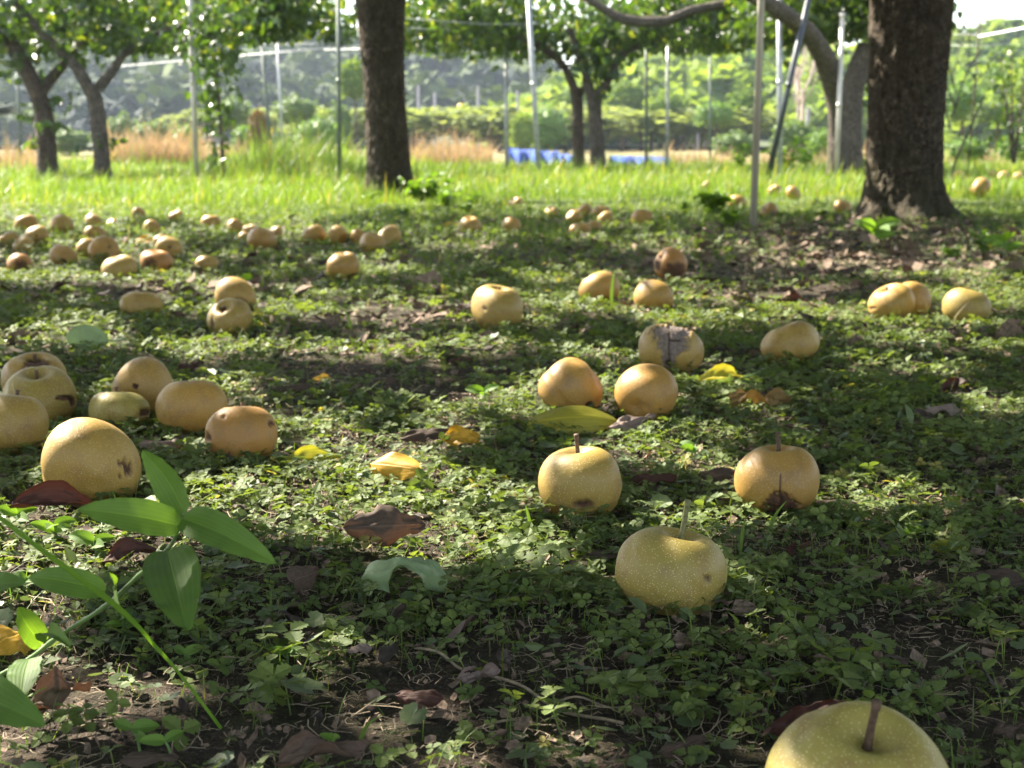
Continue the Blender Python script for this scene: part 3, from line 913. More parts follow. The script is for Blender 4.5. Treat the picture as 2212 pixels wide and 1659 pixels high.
    if L:
        zb = (.5 * hr - .15) * W
        a = Acc()
        bx, by = rk.uniform(-.10, .10), rk.uniform(-.1, .1)
        a.add(*tube(spline([(0, 0, zb - .003), (bx * L * .3, by * L * .3, zb + L * .35 + .006), (bx * L, by * L, zb + L * .8 + .010)], 5), np.interp(np.linspace(0, 1, 11), [0, .25, .8, 1], [.0040, .0027, .0026, .0032]), 10, rough=.25, seed=k, vcell=.01))
        so = link('stem', a.mesh('stem', True), M_stem_g if k == 1 else M_stem, e)
    else:
        a = Acc()
        zb = -(.5 * hr - .06) * W
        for q in range(5):
            an = q * 1.2566 + .3
            a.add([(0.004 * math.cos(an - .5), .004 * math.sin(an - .5), zb), (0.004 * math.cos(an + .5), .004 * math.sin(an + .5), zb), (.0075 * math.cos(an), .0075 * math.sin(an), zb - .004)], np.array([[0, 1, 2]]))
        a.add(*tube([(0, 0, zb + .003), (0, 0, zb - .0015)], .0045, 8))
        link('calyx', a.mesh('calyx', False), M_calyx, e)
    PEARS.append((P0[0], P0[1], W * .5 * (.74 if w > 300 else .60)))
PA = np.array(PEARS)


# x, y, length, width (picture), yaw, pitch, roll, curlL, curlC, wave, ragged, material, label, petiole
LV = [
    (112, 1082, 190, 110, 20, -14, 38, -.9, .9, .06, .2, M_redbrown, 'curled dark red-brown leaf in front of the large tan pear', 0),
    (832, 1140, 175, 125, 10, -6, 76, -.35, -.5, .05, .45, M_brown, 'dark brown torn leaf standing on edge in the centre foreground', 0),
    (868, 1242, 240, 118, -10, 0, 16, -1.9, -.5, .16, .05, M_palegreen, 'fresh pale green leaf arched over the clover', 1),
    (655, 1252, 105, 100, 60, -8, 60, .3, -.4, .05, .3, M_brown, 'flat brown leaf left of the arched green leaf', 0),
    (853, 1012, 130, 76, -28, 0, 58, -.6, -.5, .08, 0, M_yellow, 'bright yellow leaf lying in the lit clover', 0),
    (672, 980, 125, 60, 12, 4, 48, -.3, .7, .08, .1, M_yelgreen, 'pale yellow leaf with a brown tip beside the orange-tinged pear', 0),
    (995, 940, 84, 60, -10, 0, 60, -.4, .5, .1, .1, M_yellow, 'orange-yellow leaf half covered by a dark withered one', 1),
    (920, 944, 120, 60, 8, 6, 48, -.7, -.6, .1, .4, M_brown, 'dark withered leaf lying against the orange-yellow one', 0),
    (1238, 908, 205, 80, 4, 2, 48, -.9, -.3, .04, 0, M_yelgreen, 'long yellow-green leaf in front of the bright golden pear', 0),
    (1365, 915, 115, 70, 25, 10, 24, -.3, -.7, .12, .4, M_greyleaf, 'crumpled grey-brown leaf against the golden-brown pear', 0),
    (1556, 808, 100, 54, 12, 8, 34, -.9, .7, .06, .05, M_yelgreen, 'yellow leaf with a green edge right of the scarred pear', 1),
    (1642, 862, 125, 50, -3, 0, 20, -.3, .5, .28, .3, M_ybrown, 'wavy yellow-brown leaf edge-on right of centre', 0),
    (1672, 850, 70, 50, 20, 0, 20, -.6, -.6, .1, .3, M_brown, 'small brown leaf on top of the wavy yellow-brown one', 0),
    (2045, 832, 80, 60, 50, 20, 40, 1.2, .9, .1, .2, M_redbrown, 'dark red curled leaf standing up near the right edge', 0),
    (2030, 888, 110, 60, 5, 0, 20, -.8, -.5, .1, .3, M_greyleaf, 'grey-brown leaf below the dark red curled one', 0),
    (190, 730, 96, 66, -22, -10, 72, .4, .5, .03, 0, M_palegreen, 'whitish green leaf lifted at one end on the left', 1),
    (497, 1055, 75, 42, 12, 0, 20, -.3, -.4, .1, .2, M_greyleaf, 'small grey-brown leaf right of the dayflower tip', 0),
    (1412, 1038, 100, 60, -8, 8, 35, -.6, -.9, .1, .3, M_redbrown, 'dark brown leaf curled up between the two stalked pears', 0),
    (1553, 1026, 95, 56, 8, 6, 40, -.4, -.5, .05, .2, M_brown, 'dull brown leaf left of the split golden pear', 0),
    (1722, 1182, 70, 66, 30, 20, 30, 1.0, 1.2, .15, .5, M_redbrown, 'tightly curled dark leaf right of the long-stalked pear', 0),
    (1312, 1200, 95, 60, -10, 4, 12, -.3, -.5, .05, .2, M_brown, 'brown leaf tucked behind the long-stalked pear', 0),
    (1245, 1242, 60, 44, 50, 0, 20, -.7, -.5, .1, .3, M_brown, 'small dark leaf left of the long-stalked pear', 0),
    (1735, 1545, 190, 110, 38, 25, 50, 1.1, .9, .15, .25, M_redbrown, 'dark red-brown curled leaf behind the bottom pear', 0),
    (2150, 1250, 150, 70, -14, 0, 24, -.7, -.5, .14, .4, M_brown, 'long dark leaf at the right edge', 0),
    (2048, 1178, 90, 44, -6, 0, 30, -.5, .6, .05, 0, M_yelgreen, 'pale yellow leaf lying in the right foreground clover', 0),
    (905, 1512, 110, 75, -14, 4, 36, -.6, -.7, .08, .2, M_redbrown, 'brown leaf half lit in the front centre', 0),
    (1032, 1452, 95, 70, 20, 10, 30, .6, .8, .14, .3, M_greyleaf, 'grey folded leaf beside the thin twig', 0),
    (690, 1622, 190, 95, 8, 6, 20, -.6, .9, .14, .3, M_brown, 'large crinkled brown leaf at the bottom left of centre', 0),
    (1478, 1615, 120, 70, 30, 6, 30, -.6, -.6, .1, .3, M_brown, 'brown leaf at the bottom edge left of the bottom pear', 0),
    (1372, 1540, 90, 60, -50, 6, 30, -.6, .8, .1, .4, M_brown, 'withered dark leaf left of the bottom pear', 0),
    (125, 1490, 150, 110, 40, 10, 25, -.6, .7, .16, .35, M_brown, 'big crumpled brown leaf under the dayflower stem', 0),
    (18, 1385, 150, 120, 70, -10, 30, -.5, -.3, .06, .1, M_yellow, 'orange-brown leaf cut by the left edge', 0),
    (320, 1642, 130, 70, 6, 0, 14, -.5, -.5, .06, .2, M_brown, 'reddish brown leaf at the bottom left', 0),
    (275, 1190, 120, 80, 25, 12, 30, -.6, .6, .08, .3, M_redbrown, 'dark leaf in the gap behind the dayflower stem', 0),
    (1712, 645, 75, 34, 8, 4, 36, -.6, .6, .1, .3, M_redbrown, 'reddish withered leaf in the lit patch at right', 0),
    (1652, 648, 60, 30, 12, 0, 30, -.5, -.6, .1, .3, M_redbrown, 'second red-brown leaf just left of the reddish withered one', 0),
    (311, 517, 38, 24, 10, 10, 50, -.4, .4, .05, 0, M_yellow, 'small orange leaf among the left pears', 0),
    (978, 485, 44, 16, 4, 0, 50, -.4, .4, .05, 0, M_yellow, 'small bright orange leaf beside the lumpy pear', 0),
    (408, 795, 70, 50, 40, 10, 34, -.6, -.6, .1, .4, M_redbrown, 'dark leaf behind the left pear cluster', 0),
    (640, 838, 90, 40, 6, 0, 24, -.3, -.5, .08, .4, M_brown, 'brown leaf on the bare soil right of the left cluster', 0),
    (697, 815, 46, 26, 12, 0, 34, -.5, .5, .08, .2, M_yellow, 'small yellow-brown leaf on the bare soil left of centre', 0),
    (993, 780, 60, 30, 12, 4, 34, -.5, -.5, .1, .3, M_redbrown, 'small reddish leaf in the centre shade', 0),
    (835, 822, 60, 30, 0, 4, 34, -.5, -.5, .1, .3, M_brown, 'small brown leaf in the centre shade', 0),
    (533, 598, 24, 20, 30, 20, 60, -.3, .3, .02, 0, M_lime, 'small lime-green leaf catching the sun behind the rotten-patched pear', 0),
    (577, 640, 42, 20, 38, 10, 30, -.3, .6, .02, 0, M_palegreen, 'pale leaf right of the rotten-patched pear', 0),
    (1262, 781, 40, 22, 30, 10, 30, -.3, .6, .02, 0, M_palegreen, 'pale leaf tip behind the bright golden pear', 0),
    (1800, 1090, 110, 50, 10, 0, 20, -.4, -.5, .05, .2, M_brown, 'dull leaf just right of the split golden pear', 0),
    (780, 1402, 60, 40, 20, 4, 24, -.4, -.5, .1, .3, M_greyleaf, 'small pinkish dry leaf in the front centre', 0),
    (345, 962, 90, 50, 10, 0, 16, -.4, -.5, .1, .3, M_greyleaf, 'grey-pink dry leaf between the tan pear and the orange-tinged pear', 0),
    (215, 922, 90, 44, 4, 0, 30, -.4, -.5, .06, .2, M_brown, 'brown leaf wedged under the squat green pear', 0),
    (30, 1240, 90, 60, 30, 0, 20, -.4, -.5, .1, .3, M_brown, 'dull brown leaf left of the dayflower stem', 0),
    (2180, 1580, 90, 60, 30, 0, 20, -.4, -.5, .1, .3, M_brown, 'brown leaf in the bottom right corner', 0),
]
LEAFSPOTS = []
for (x_, y_, L_, W_, yaw, *_r) in LV:
    g0 = gp(x_, y_ + W_ * .12)
    d = (g0 - c0) @ cf
    for q in (-.28, 0, .28):
        LEAFSPOTS.append((g0[0] + q * L_ * d / F * math.cos(R(yaw)), g0[1] + q * L_ * d / F * math.sin(R(yaw)), W_ * d / F * .42))


def clear(x, y, keep=1.0):
    ok = np.ones(len(x), bool)
    for (px_, py_, r_) in PEARS:
        ok &= (x - px_) ** 2 + (y - py_) ** 2 > (r_ * keep) ** 2
    for (px_, py_, r_) in LEAFSPOTS:
        ok &= (x - px_) ** 2 + (y - py_) ** 2 > r_ ** 2
    for T_, r_ in ((TR, .24), (TL, .2)):
        ok &= (x - T_[0]) ** 2 + (y - T_[1]) ** 2 > r_ ** 2
    return ok


# ------------------------------------------------------------------ bare and lush zones (picture positions of worn soil)
BARE = [(800, 1600, 330, 70, .9), (1150, 1500, 260, 60, .6), (300, 1600, 300, 90, .8), (100, 1480, 200, 60, .5), (2050, 1400, 120, 60, .75), (1980, 1250, 150, 40, .7), (1850, 1400, 120, 90, .6), (2120, 1560, 140, 80, .6), (830, 1480, 120, 30, .6),
        (600, 1250, 80, 40, .5), (880, 690, 160, 30, .85), (1700, 640, 200, 24, .8), (1900, 560, 280, 40, .9), (1850, 510, 250, 20, .95), (1500, 590, 260, 16, .7), (250, 640, 260, 18, .6), (560, 620, 180, 14, .7), (750, 800, 200, 50, .5),
        (950, 860, 60, 30, .5), (780, 960, 160, 30, .5), (1300, 1010, 80, 20, .5), (1560, 1040, 60, 30, .6), (1560, 790, 60, 20, .5), (2100, 860, 60, 20, .6), (640, 1390, 120, 40, .4), (1180, 1400, 60, 20, .4)]


def lush(x, y):
    """0 bare .. 1 thick"""
    X, Y, _ = proj(np.stack([x, y, 0 * x], -1))
    v = .90 - .0 * X
    n_ = .6 * vn(x, y, .16, 21) + .4 * vn(x, y, .055, 22)
    for (bx, by, rx, ry, s_) in BARE:
        e_ = ((X - bx) / rx) ** 2 + ((Y - by) / ry) ** 2
        v = v - s_ * np.exp(-e_ * .8)
    v = v - 1.5 * np.clip(.42 - n_, 0, 1) * np.clip((Y - 450) / 200, 0, 1)
    return np.clip(v, 0.03, 1)


clW = np.array([(0, 0, 0), (0, .35, -.04), (0, .72, -.05), (0, 1, -.16), (-.22, .33, .06), (-.20, .66, .02), (.22, .33, .06), (.20, .66, .02)])
# ------------------------------------------------------------------ ground cover plants
def leaflet(L, W, teeth, fold):
    out = [(0, 0, 0)]
    n = teeth
    left, right = [], []
    for k in range(1, n + 1):
        s = k / (n + 1)
        w = W * math.sin(math.pi * s ** .8) ** .7 * .5
        y = L * (.12 + .88 * s)
        left.append((-w, y, fold * w)); right.append((w, y, fold * w))
        if k < n:
            s2 = (k + .5) / (n + 1)
            w2 = W * math.sin(math.pi * s2 ** .8) ** .7 * .5 * .80
            y2 = L * (.12 + .88 * s2) + L * .03
            w2 *= .80
            left.append((-w2, y2, fold * w2)); right.append((w2, y2, fold * w2))
    tip = (0, L * 1.0, 0)
    ring = [out[0]] + right + [tip] + left[::-1]
    V = [(0, L * .45, 0)] + ring
    m = len(ring)
    Fc = [(0, 1 + k, 1 + (k + 1) % m) for k in range(m)]
    return np.array(V), np.array(Fc)


def trifoliate(teeth=4, L=1.0):
    a = Acc()
    for an, sc_ in ((0, 1.0), (2.0, .92), (-2.0, .92)):
        V, Fc = leaflet(L, L * .95, teeth, .25)
        V = V * sc_ + [0, .05, 0]
        c_, s_ = math.cos(an), math.sin(an)
        V = np.stack([V[:, 0] * c_ - V[:, 1] * s_, V[:, 0] * s_ + V[:, 1] * c_, V[:, 2] + .12 * np.hypot(V[:, 0], V[:, 1]) * (1 - np.hypot(V[:, 0], V[:, 1]))], 1)
        a.add(V, Fc)
    # stalk
    a.add([(-.05, 0, 0), (.05, 0, 0), (.04, -.5, -2.2), (-.04, -.5, -2.2)], np.array([[0, 1, 2, 3]]))
    return np.concatenate(a.V), [np.concatenate(f) for f in a.F.values()]


def roundleaf(n=11):
    V = [(0, .1, -.08)]
    for k in range(n * 2):
        an = 2 * math.pi * k / (n * 2)
        r = 1.0 if k % 2 else .88
        if k == 3 * n // 2:
            r = .4
        V.append((r * math.cos(an), r * math.sin(an), .08 * r))
    Fc = [(0, 1 + k, 1 + (k + 1) % (2 * n)) for k in range(2 * n)]
    V += [(-.06, 0, -.05), (.06, 0, -.05), (.05, -.4, -2.6), (-.05, -.4, -2.6)]
    q = 2 * n + 1
    return np.array(V), [np.array(Fc), np.array([[q, q + 1, q + 2, q + 3]])]


TV4, TF4 = trifoliate(3)
_v = []
for an in (0, 2.05, -2.05):
    c_, s_ = math.cos(an), math.sin(an)
    for (x_, y_, z_) in ((0, .05, -.02), (.46, .50, .10), (0, 1.0, -.03), (-.46, .50, .10)):
        _v.append((x_ * c_ - y_ * s_, x_ * s_ + y_ * c_, z_))
TV1, TF1 = np.array(_v), [np.array([[0, 1, 2, 3], [4, 5, 6, 7], [8, 9, 10, 11]])]
TV2, TF2 = trifoliate(2)
RV, RF = roundleaf(9)
RV2, RF2 = roundleaf(4)


def cover(acc, PV, PF, N, y0, y1, size, hmax, tilt, seed, tintoff=0.0, thr=1.0, half=.41, pad=.30):
    x, y = scatter(N, y0, y1, half, pad)
    lu = lush(x, y)
    clump = vn(x, y, .09, seed)
    ok = (rng.uniform(0, 1, len(x)) < lu ** 1.4 * thr * np.clip(.25 + 1.5 * clump, 0, 1)) & clear(x, y)
    x, y, lu, clump = x[ok], y[ok], lu[ok], clump[ok]
    n = len(x)
    sz = size * rng.lognormal(0, .28, n) * (.75 + .5 * clump)
    z = gh(x, y) + .003 + sz * .45 + rng.uniform(0, 1, n) ** 1.5 * hmax * (.35 + .65 * lu)
    tl = tilt
    inst(acc, PV, PF, np.stack([x, y, z], 1), rots(rng.uniform(0, 6.3, n), rng.normal(0, tl, n), rng.normal(0, tl, n)), sz,
         np.clip(rng.normal(.42, .22, n) + tintoff + .3 * (vn(x, y, .3, seed + 1) - .5), 0, 1) * np.where(rng.uniform(0, 1, n) < .05, 1.6, .85))


a = Acc()
cover(a, TV4, TF4, 16500, .95, 1.95, .0080, .017, .34, 31)
cover(a, TV2, TF2, 17500, 1.95, 2.75, .0082, .018, .34, 31)
cover(a, TV1, TF1, 50000, 2.75, 5.2, .0095, .022, .38, 32)
cover(a, TV1, TF1, 36000, 5.2, 10.5, .0135, .03, .42, 33, thr=.8)
o = link('clover', a.mesh('clover'), M_clover)
tag(o, 'low trifoliate clover-like leaves carpeting the shaded ground', kind='stuff')
a = Acc()
cover(a, RV, RF, 8000, .95, 2.4, .0066, .010, .30, 41, thr=.8)
cover(a, RV2, RF2, 8000, 2.4, 6.0, .0085, .012, .36, 42, thr=.7)
cover(a, clW[[0, 3, 4, 5, 6, 7]], [np.array([[0, 4, 5, 1], [1, 3, 2, 0]])], 3200, .95, 4.0, .017, .012, .5, 47, thr=.7)
o = link('pennywort', a.mesh('pennywort'), M_round)
tag(o, 'tiny round scalloped leaves creeping between the clover', kind='stuff')
# larger toothed leaves nearest the camera
a = Acc()
spots = [(1838, 1492, 2.6), (600, 1530, 1.9), (575, 1560, 1.7), (1140, 1608, 1.6), (1190, 1590, 1.5), (1330, 1560, 1.8), (1395, 1545, 1.9), (1300, 1500, 1.4), (1010, 1500, 1.2), (1500, 1500, 1.4), (1620, 1420, 1.5), (1700, 1400, 1.4), (1590, 1330, 1.5), (1560, 1290, 1.4), (2170, 1440, 1.6),
         (2080, 1500, 1.7), (2120, 1380, 1.3), (2190, 1560, 1.6), (1290, 1340, 1.4), (1170, 1330, 1.5), (1060, 1300, 1.4), (1350, 1420, 1.3), (900, 1350, 1.3), (560, 1440, 1.2), (140, 1600, 1.5), (210, 1610, 1.5), (60, 1600, 1.3), (1600, 1610, 1.3), (1480, 1560, 1.2), (960, 1300, 1.4), (1650, 1250, 1.3), (1790, 1150, 1.3), (1960, 1150, 1.3), (2060, 1260, 1.3), (1850, 1200, 1.3), (1020, 1210, 1.2), (1120, 1170, 1.2), (760, 1320, 1.2), (690, 1480, 1.1)]
rs = np.random.default_rng(3)
for (x_, y_, s_) in spots:
    for q in range(4):
        p = gp(x_ + rs.normal(0, 24), y_ + rs.normal(0, 14))
        p[2] = float(gh(p[0], p[1])) + rs.uniform(.012, .032)
        inst(a, TV4, TF4, p[None], rots(np.array([rs.uniform(0, 6.3)]), np.array([rs.normal(.1, .3)]), np.array([rs.normal(0, .3)])), np.array([.0092 * s_ * rs.uniform(.75, 1.1)]), np.array([rs.uniform(.35, .8)]))
o = link('wild_strawberry_leaves', a.mesh('wild_strawberry_leaves'), M_clover)
tag(o, 'larger toothed leaves standing above the clover in front', kind='stuff')

# fine grass in the shade
a = Acc()
for (N, y0, y1, h0, w0) in ((14000, .95, 3, .026, .0011), (26000, 3, 6.5, .030, .0018), (34000, 6.5, 10.5, .048, .0034)):
    x, y = scatter(N, y0, y1)
    cl = vn(x, y, .14, 61) * .6 + vn(x, y, .5, 62) * .4
    ok = (rng.uniform(0, 1, N) < np.clip((cl - .34) * 3, .03, 1) * lush(x, y)) & clear(x, y, .95)
    x, y = x[ok], y[ok]
    n = len(x)
    blades(a, np.stack([x, y, gh(x, y) - .002], 1), h0 * rng.lognormal(0, .4, n), w0 * rng.uniform(.7, 1.3, n), rng.uniform(.1, .9, n), rng.uniform(0, 6.3, n), np.clip(rng.normal(.45, .25, n), 0, 1), 3 if y1 < 4 else 2)
o = link('fine_grass', a.mesh('fine_grass'), M_finegrass)
tag(o, 'fine short grass coming up through the clover', kind='stuff')

# bright meadow grass in the sun beyond
a = Acc()
for (N, y0, y1, h0, w0) in ((28000, 6.0, 9.2, .050, .0036), (72000, 8.6, 14, .085, .0048), (76000, 12.5, 21, .095, .0070), (50000, 19, 34, .15, .012)):
    x, y = scatter(N, y0, y1, .60, .5)
    X, Y, _ = proj(np.stack([x, y, 0 * x], -1))
    edge = np.clip((490 + 40 * (vn(x, y, .7, 77) - .5) - np.clip((X - 850) / 10, 0, 30) - Y) / 50, .10, 1)
    cl = np.clip(.5 * vn(x, y, .35, 71) + .7 * vn(x, y, 1.2, 73), 0, 1)
    ok = (rng.uniform(0, 1, N) < edge * (.5 + .5 * cl)) & clear(x, y)
    x, y, X, Y, cl, edge = x[ok], y[ok], X[ok], Y[ok], cl[ok], edge[ok]
    n = len(x)
    tall = 1 + 2.2 * np.exp(-((X - 640) / 130) ** 2) * np.clip((y - 14) / 4, 0, 1)
    hh = h0 * rng.lognormal(0, .40, n) * (.35 + 1.2 * cl) * (.55 + .45 * edge) * tall
    blades(a, np.stack([x, y, gh(x, y) - .005], 1), hh, w0 * rng.uniform(.6, 1.4, n), rng.uniform(.1, .8, n), rng.uniform(0, 6.3, n), np.clip(rng.normal(.35, .28, n) + .5 * (vn(x, y, 1.6, 74) - .4), 0, 1), 3 if y1 < 10 else 2)
o = link('meadow_grass', a.mesh('meadow_grass'), M_grass)
tag(o, 'bright sunlit long grass beyond the shade', kind='stuff')

# dry orange grass bands farther back
a = Acc()
for (x0, x1, d0, d1, N, h0) in ((240, 450, 31, 38, 5200, .42), (-60, 90, 24, 32, 3500, .26), (885, 1060, 31, 38, 5200, .34), (1420, 1600, 33, 38, 2600, .26), (440, 800, 36, 42, 2600, .30), (1640, 2260, 36, 44, 2200, .25)):
    X = rng.uniform(x0, x1, N); d = rng.uniform(d0, d1, N)
    x = (X - CX) / F * d; y = d * 1.0
    n = N
    blades(a, np.stack([x, y, gh(x, y) - .02], 1), h0 * rng.lognormal(0, .35, n) * (.5 + vn(x, y, 1.3, 81)), rng.uniform(.012, .03, n), rng.uniform(.1, .8, n), rng.uniform(0, 6.3, n), np.clip(rng.normal(.5, .28, n), 0, 1), 3)
o = link('dry_grass', a.mesh('dry_grass'), M_dry)
tag(o, 'orange dry grass and weeds behind the meadow', kind='stuff')

# litter: straw, crumbs, leaf fragments
a = Acc()
for (N, y0, y1, L0, w0) in ((9500, .95, 2.4, .021, .00036), (6500, 2.4, 6, .028, .0008)):
    x, y = scatter(N, y0, y1)
    ok = clear(x, y)
    x, y = x[ok], y[ok]; n = len(x)
    L_ = L0 * rng.lognormal(0, .5, n); az = rng.uniform(0, 6.3, n); cv = rng.normal(0, 2.2, n)
    z = gh(x, y) + rng.uniform(.001, .011, n)
    rows = []
    for k in range(5):
        s = k / 4 - .5
        aa = az + cv * s * .8
        cxx = x + L_ * s * np.cos(aa); cyy = y + L_ * s * np.sin(aa)
        zz = z + .003 * rng.uniform(-1, 1, n) * (k in (1, 3)) + .003
        wx, wy = -np.sin(aa) * w0, np.cos(aa) * w0
        rows += [np.stack([cxx - wx, cyy - wy, zz], 1), np.stack([cxx + wx, cyy + wy, zz + w0 * .7], 1)]
    V = np.stack(rows, 1).reshape(-1, 3)
    Q = np.array([[2 * k, 2 * k + 1, 2 * k + 3, 2 * k + 2] for k in range(4)])
    a.add(V, (Q[None] + (np.arange(n) * 10)[:, None, None]).reshape(-1, 4))
o = link('straw_litter', a.mesh('straw_litter'), M_straw)
tag(o, 'dry stems and straw strewn over the soil', kind='stuff')
a = Acc()
oct_ = np.array([(1, 0, 0), (0, 1, 0), (-.9, .2, 0), (.1, -1, .1), (0, .1, .8), (.1, 0, -.7)])
octF = np.array([[0, 1, 4], [1, 2, 4], [2, 3, 4], [3, 0, 4], [1, 0, 5], [2, 1, 5], [3, 2, 5], [0, 3, 5]])
x, y = scatter(11000, .95, 2.5)
ok = clear(x, y); x, y = x[ok], y[ok]; n = len(x)
inst(a, oct_, octF, np.stack([x, y, gh(x, y) + .001], 1), rots(rng.uniform(0, 6.3, n), rng.uniform(-1, 1, n), rng.uniform(-1, 1, n)), (.0017 * rng.lognormal(0, .55, n))[:, None] * np.array([[1, .8, .6]]), np.zeros(n))
o = link('soil_crumbs', a.mesh('soil_crumbs'), M_crumb)
tag(o, 'crumbs and clods of dark soil', kind='stuff')
a = Acc()
frV = np.array([(-1, -.3, 0), (-.3, -.7, .15), (.7, -.5, 0), (1, .2, .25), (.2, .7, .1), (-.7, .5, .3), (0, 0, -.1)])
frF = np.array([[6, k, (k + 1) % 6] for k in range(6)])
for (N, y0, y1, s0) in ((9000, .95, 3, .0042), (11000, 3, 9, .014)):
    x, y = scatter(N, y0, y1)
    ok = clear(x, y) & (rng.uniform(0, 1, N) < (1.15 - lush(x, y) * .8)); x, y = x[ok], y[ok]; n = len(x)
    inst(a, frV, frF, np.stack([x, y, gh(x, y) + .004 + rng.uniform(0, .006, n)], 1), rots(rng.uniform(0, 6.3, n), rng.normal(0, .5, n), rng.normal(0, .5, n)), s0 * rng.lognormal(0, .45, n), np.zeros(n))
o = link('leaf_litter', a.mesh('leaf_litter'), M_frag)
tag(o, 'broken brown leaf fragments lying on the soil', kind='stuff')


# ------------------------------------------------------------------ single fallen leaves
def leaf_grid(L, W, curlL=0., curlC=0., wave=0., ragged=0., seed=0, n=30, m=14, base=.35, lift=0., fold=0.):
    r = random.Random(seed)
    V, lu, lv = [], [], []
    ph = r.uniform(0, 6)
    for i_ in range(n + 1):
        s = i_ / n
        w = W * .5 * (math.sin(math.pi * min(1, s ** base * 1.0)) if False else (s ** .55) * (1 - s) ** .62 * 1.95)
        w = min(w, W * .55)
        if ragged:
            w *= 1 - ragged * float(vn(s * 3 + seed, seed * 1.3, .35, seed % 90)) - .10 * float(vn(s * 14, seed, .7, seed % 50))
        for j_ in range(m + 1):
            u_ = 2 * j_ / m - 1
            edge = 1 - ragged * .5 * abs(u_) * float(vn(s * 13 + 3, (1 if u_ > 0 else 5) + seed, .6, seed % 70))
            yv = u_ * w * edge
            xv = (s - .5) * L
            foldw = fold or (0 if ragged else .16)
            zv = -foldw * abs(yv) + .0 * W + wave * W * math.sin(s * 9 + ph + u_ * 1.3) * abs(u_) ** 1.3 + fold * abs(yv) + (.02 + wave * .9 * (1 if ragged else .12)) * W * (float(vn(s * 7 + seed, u_ * 3 + seed, .8, seed % 60)) - .5)
            # cross curl
            if curlC:
                ang = curlC * u_
                rr_ = w / max(abs(curlC), .05)
                yv, zv = rr_ * math.sin(ang) * (1 if curlC > 0 else -1) * (1 if curlC > 0 else -1), zv + rr_ * (1 - math.cos(ang)) * (1 if curlC > 0 else -1)
            if curlL:
                rr_ = L / curlL
                an = (s - .5) * curlL
                xv, zv = (rr_ - zv) * math.sin(an), rr_ - (rr_ - zv) * math.cos(an)
            V.append((xv, yv, zv)); lu.append(u_); lv.append(s)
    i_ = np.arange(n)[:, None] * (m + 1); j_ = np.arange(m)[None]
    Q = np.stack([i_ + j_, i_ + j_ + 1, i_ + m + 2 + j_, i_ + m + 1 + j_], -1).reshape(-1, 4)
    return np.array(V), Q, np.array(lu), np.array(lv)


for k, (x_, y_, L_, W_, yaw, pi_, ro, cL, cC, wv_, rg_, mat, lab, pet) in enumerate(LV):
    g0 = gp(x_, y_, .012)
    d = (g0 - c0) @ cf
    Lw, Ww = L_ * d / F, W_ * d / F
    if rg_:
        cL, cC, wv_ = cL * 1.5, cC * 1.7, wv_ * 1.4
    V, Q, lu, lv = leaf_grid(Lw, Ww, cL, cC, wv_, rg_, k + 11)
    A_ = rots(np.array([R(yaw)]), np.array([R(ro)]), np.array([-R(pi_)]))[0]
    V = V @ A_.T
    zoff = float(gh(g0[0], g0[1])) + .008 - V[:, 2].min()
    # keep the picture position of the leaf's middle when it stands up
    mz = zoff + (V[:, 2].min() + V[:, 2].max()) / 2
    g0 = gp(x_, y_, mz)
    V[:, 0] -= (V[:, 0].min() + V[:, 0].max()) / 2
    o = link('fallen_leaf', mesh('fallen_leaf', V, Q, np.full(len(V), random.uniform(.1, .8)), True, {'lu': lu, 'lv': lv}), mat)
    o.location = (float(g0[0]), float(g0[1]), zoff)
    tag(o, lab, 'leaf', 'dead and fallen leaves on the ground')
    if pet:
        tip = V[-6]
        a = Acc()
        dv = A_ @ np.array([1.0, 0, .05])
        a.add(*tube(spline([tip - dv * .004, tip + dv * Lw * .2 + [0, 0, .001], tip + dv * Lw * .42 + [0, 0, .006]], 5), .0009 * (d if d > 1.5 else 1.5) / 1.5, 6))
        link('petiole', a.mesh('petiole', True), M_daystem, o)

# small withered leaves too many to single out
a = Acc()
rw = np.random.default_rng(77)
protos = []
for q in range(8):
    V, Q, lu, lv = leaf_grid(1.0, .62, rw.uniform(-1.6, 1.2), rw.uniform(-1.4, 1.4), .10, .35, 300 + q, n=9, m=4)
    protos.append((V, Q))
for (N, y0, y1, s0) in ((150, 1.0, 2.4, .030), (520, 2.2, 8.5, .055)):
    x, y = scatter(N, y0, y1, .38, .1)
    ok = clear(x, y) & (rw.uniform(0, 1, N) < 1.25 - lush(x, y)); x, y = x[ok], y[ok]; n = len(x)
    pick = rw.integers(0, 8, n)
    for q in range(8):
        m_ = pick == q
        k_ = int(m_.sum())
        if k_:
            inst(a, protos[q][0], protos[q][1], np.stack([x[m_], y[m_], gh(x[m_], y[m_]) + .012 + s0 * .12], 1), rots(rw.uniform(0, 6.3, k_), rw.normal(.25, .4, k_), rw.normal(0, .4, k_)), s0 * rw.lognormal(0, .3, k_), rw.uniform(0, 1, k_))
o = link('withered_leaf_litter', a.mesh('withered_leaf_litter', True), M_wither)
tag(o, 'small withered dark leaves scattered through the clover', kind='stuff')

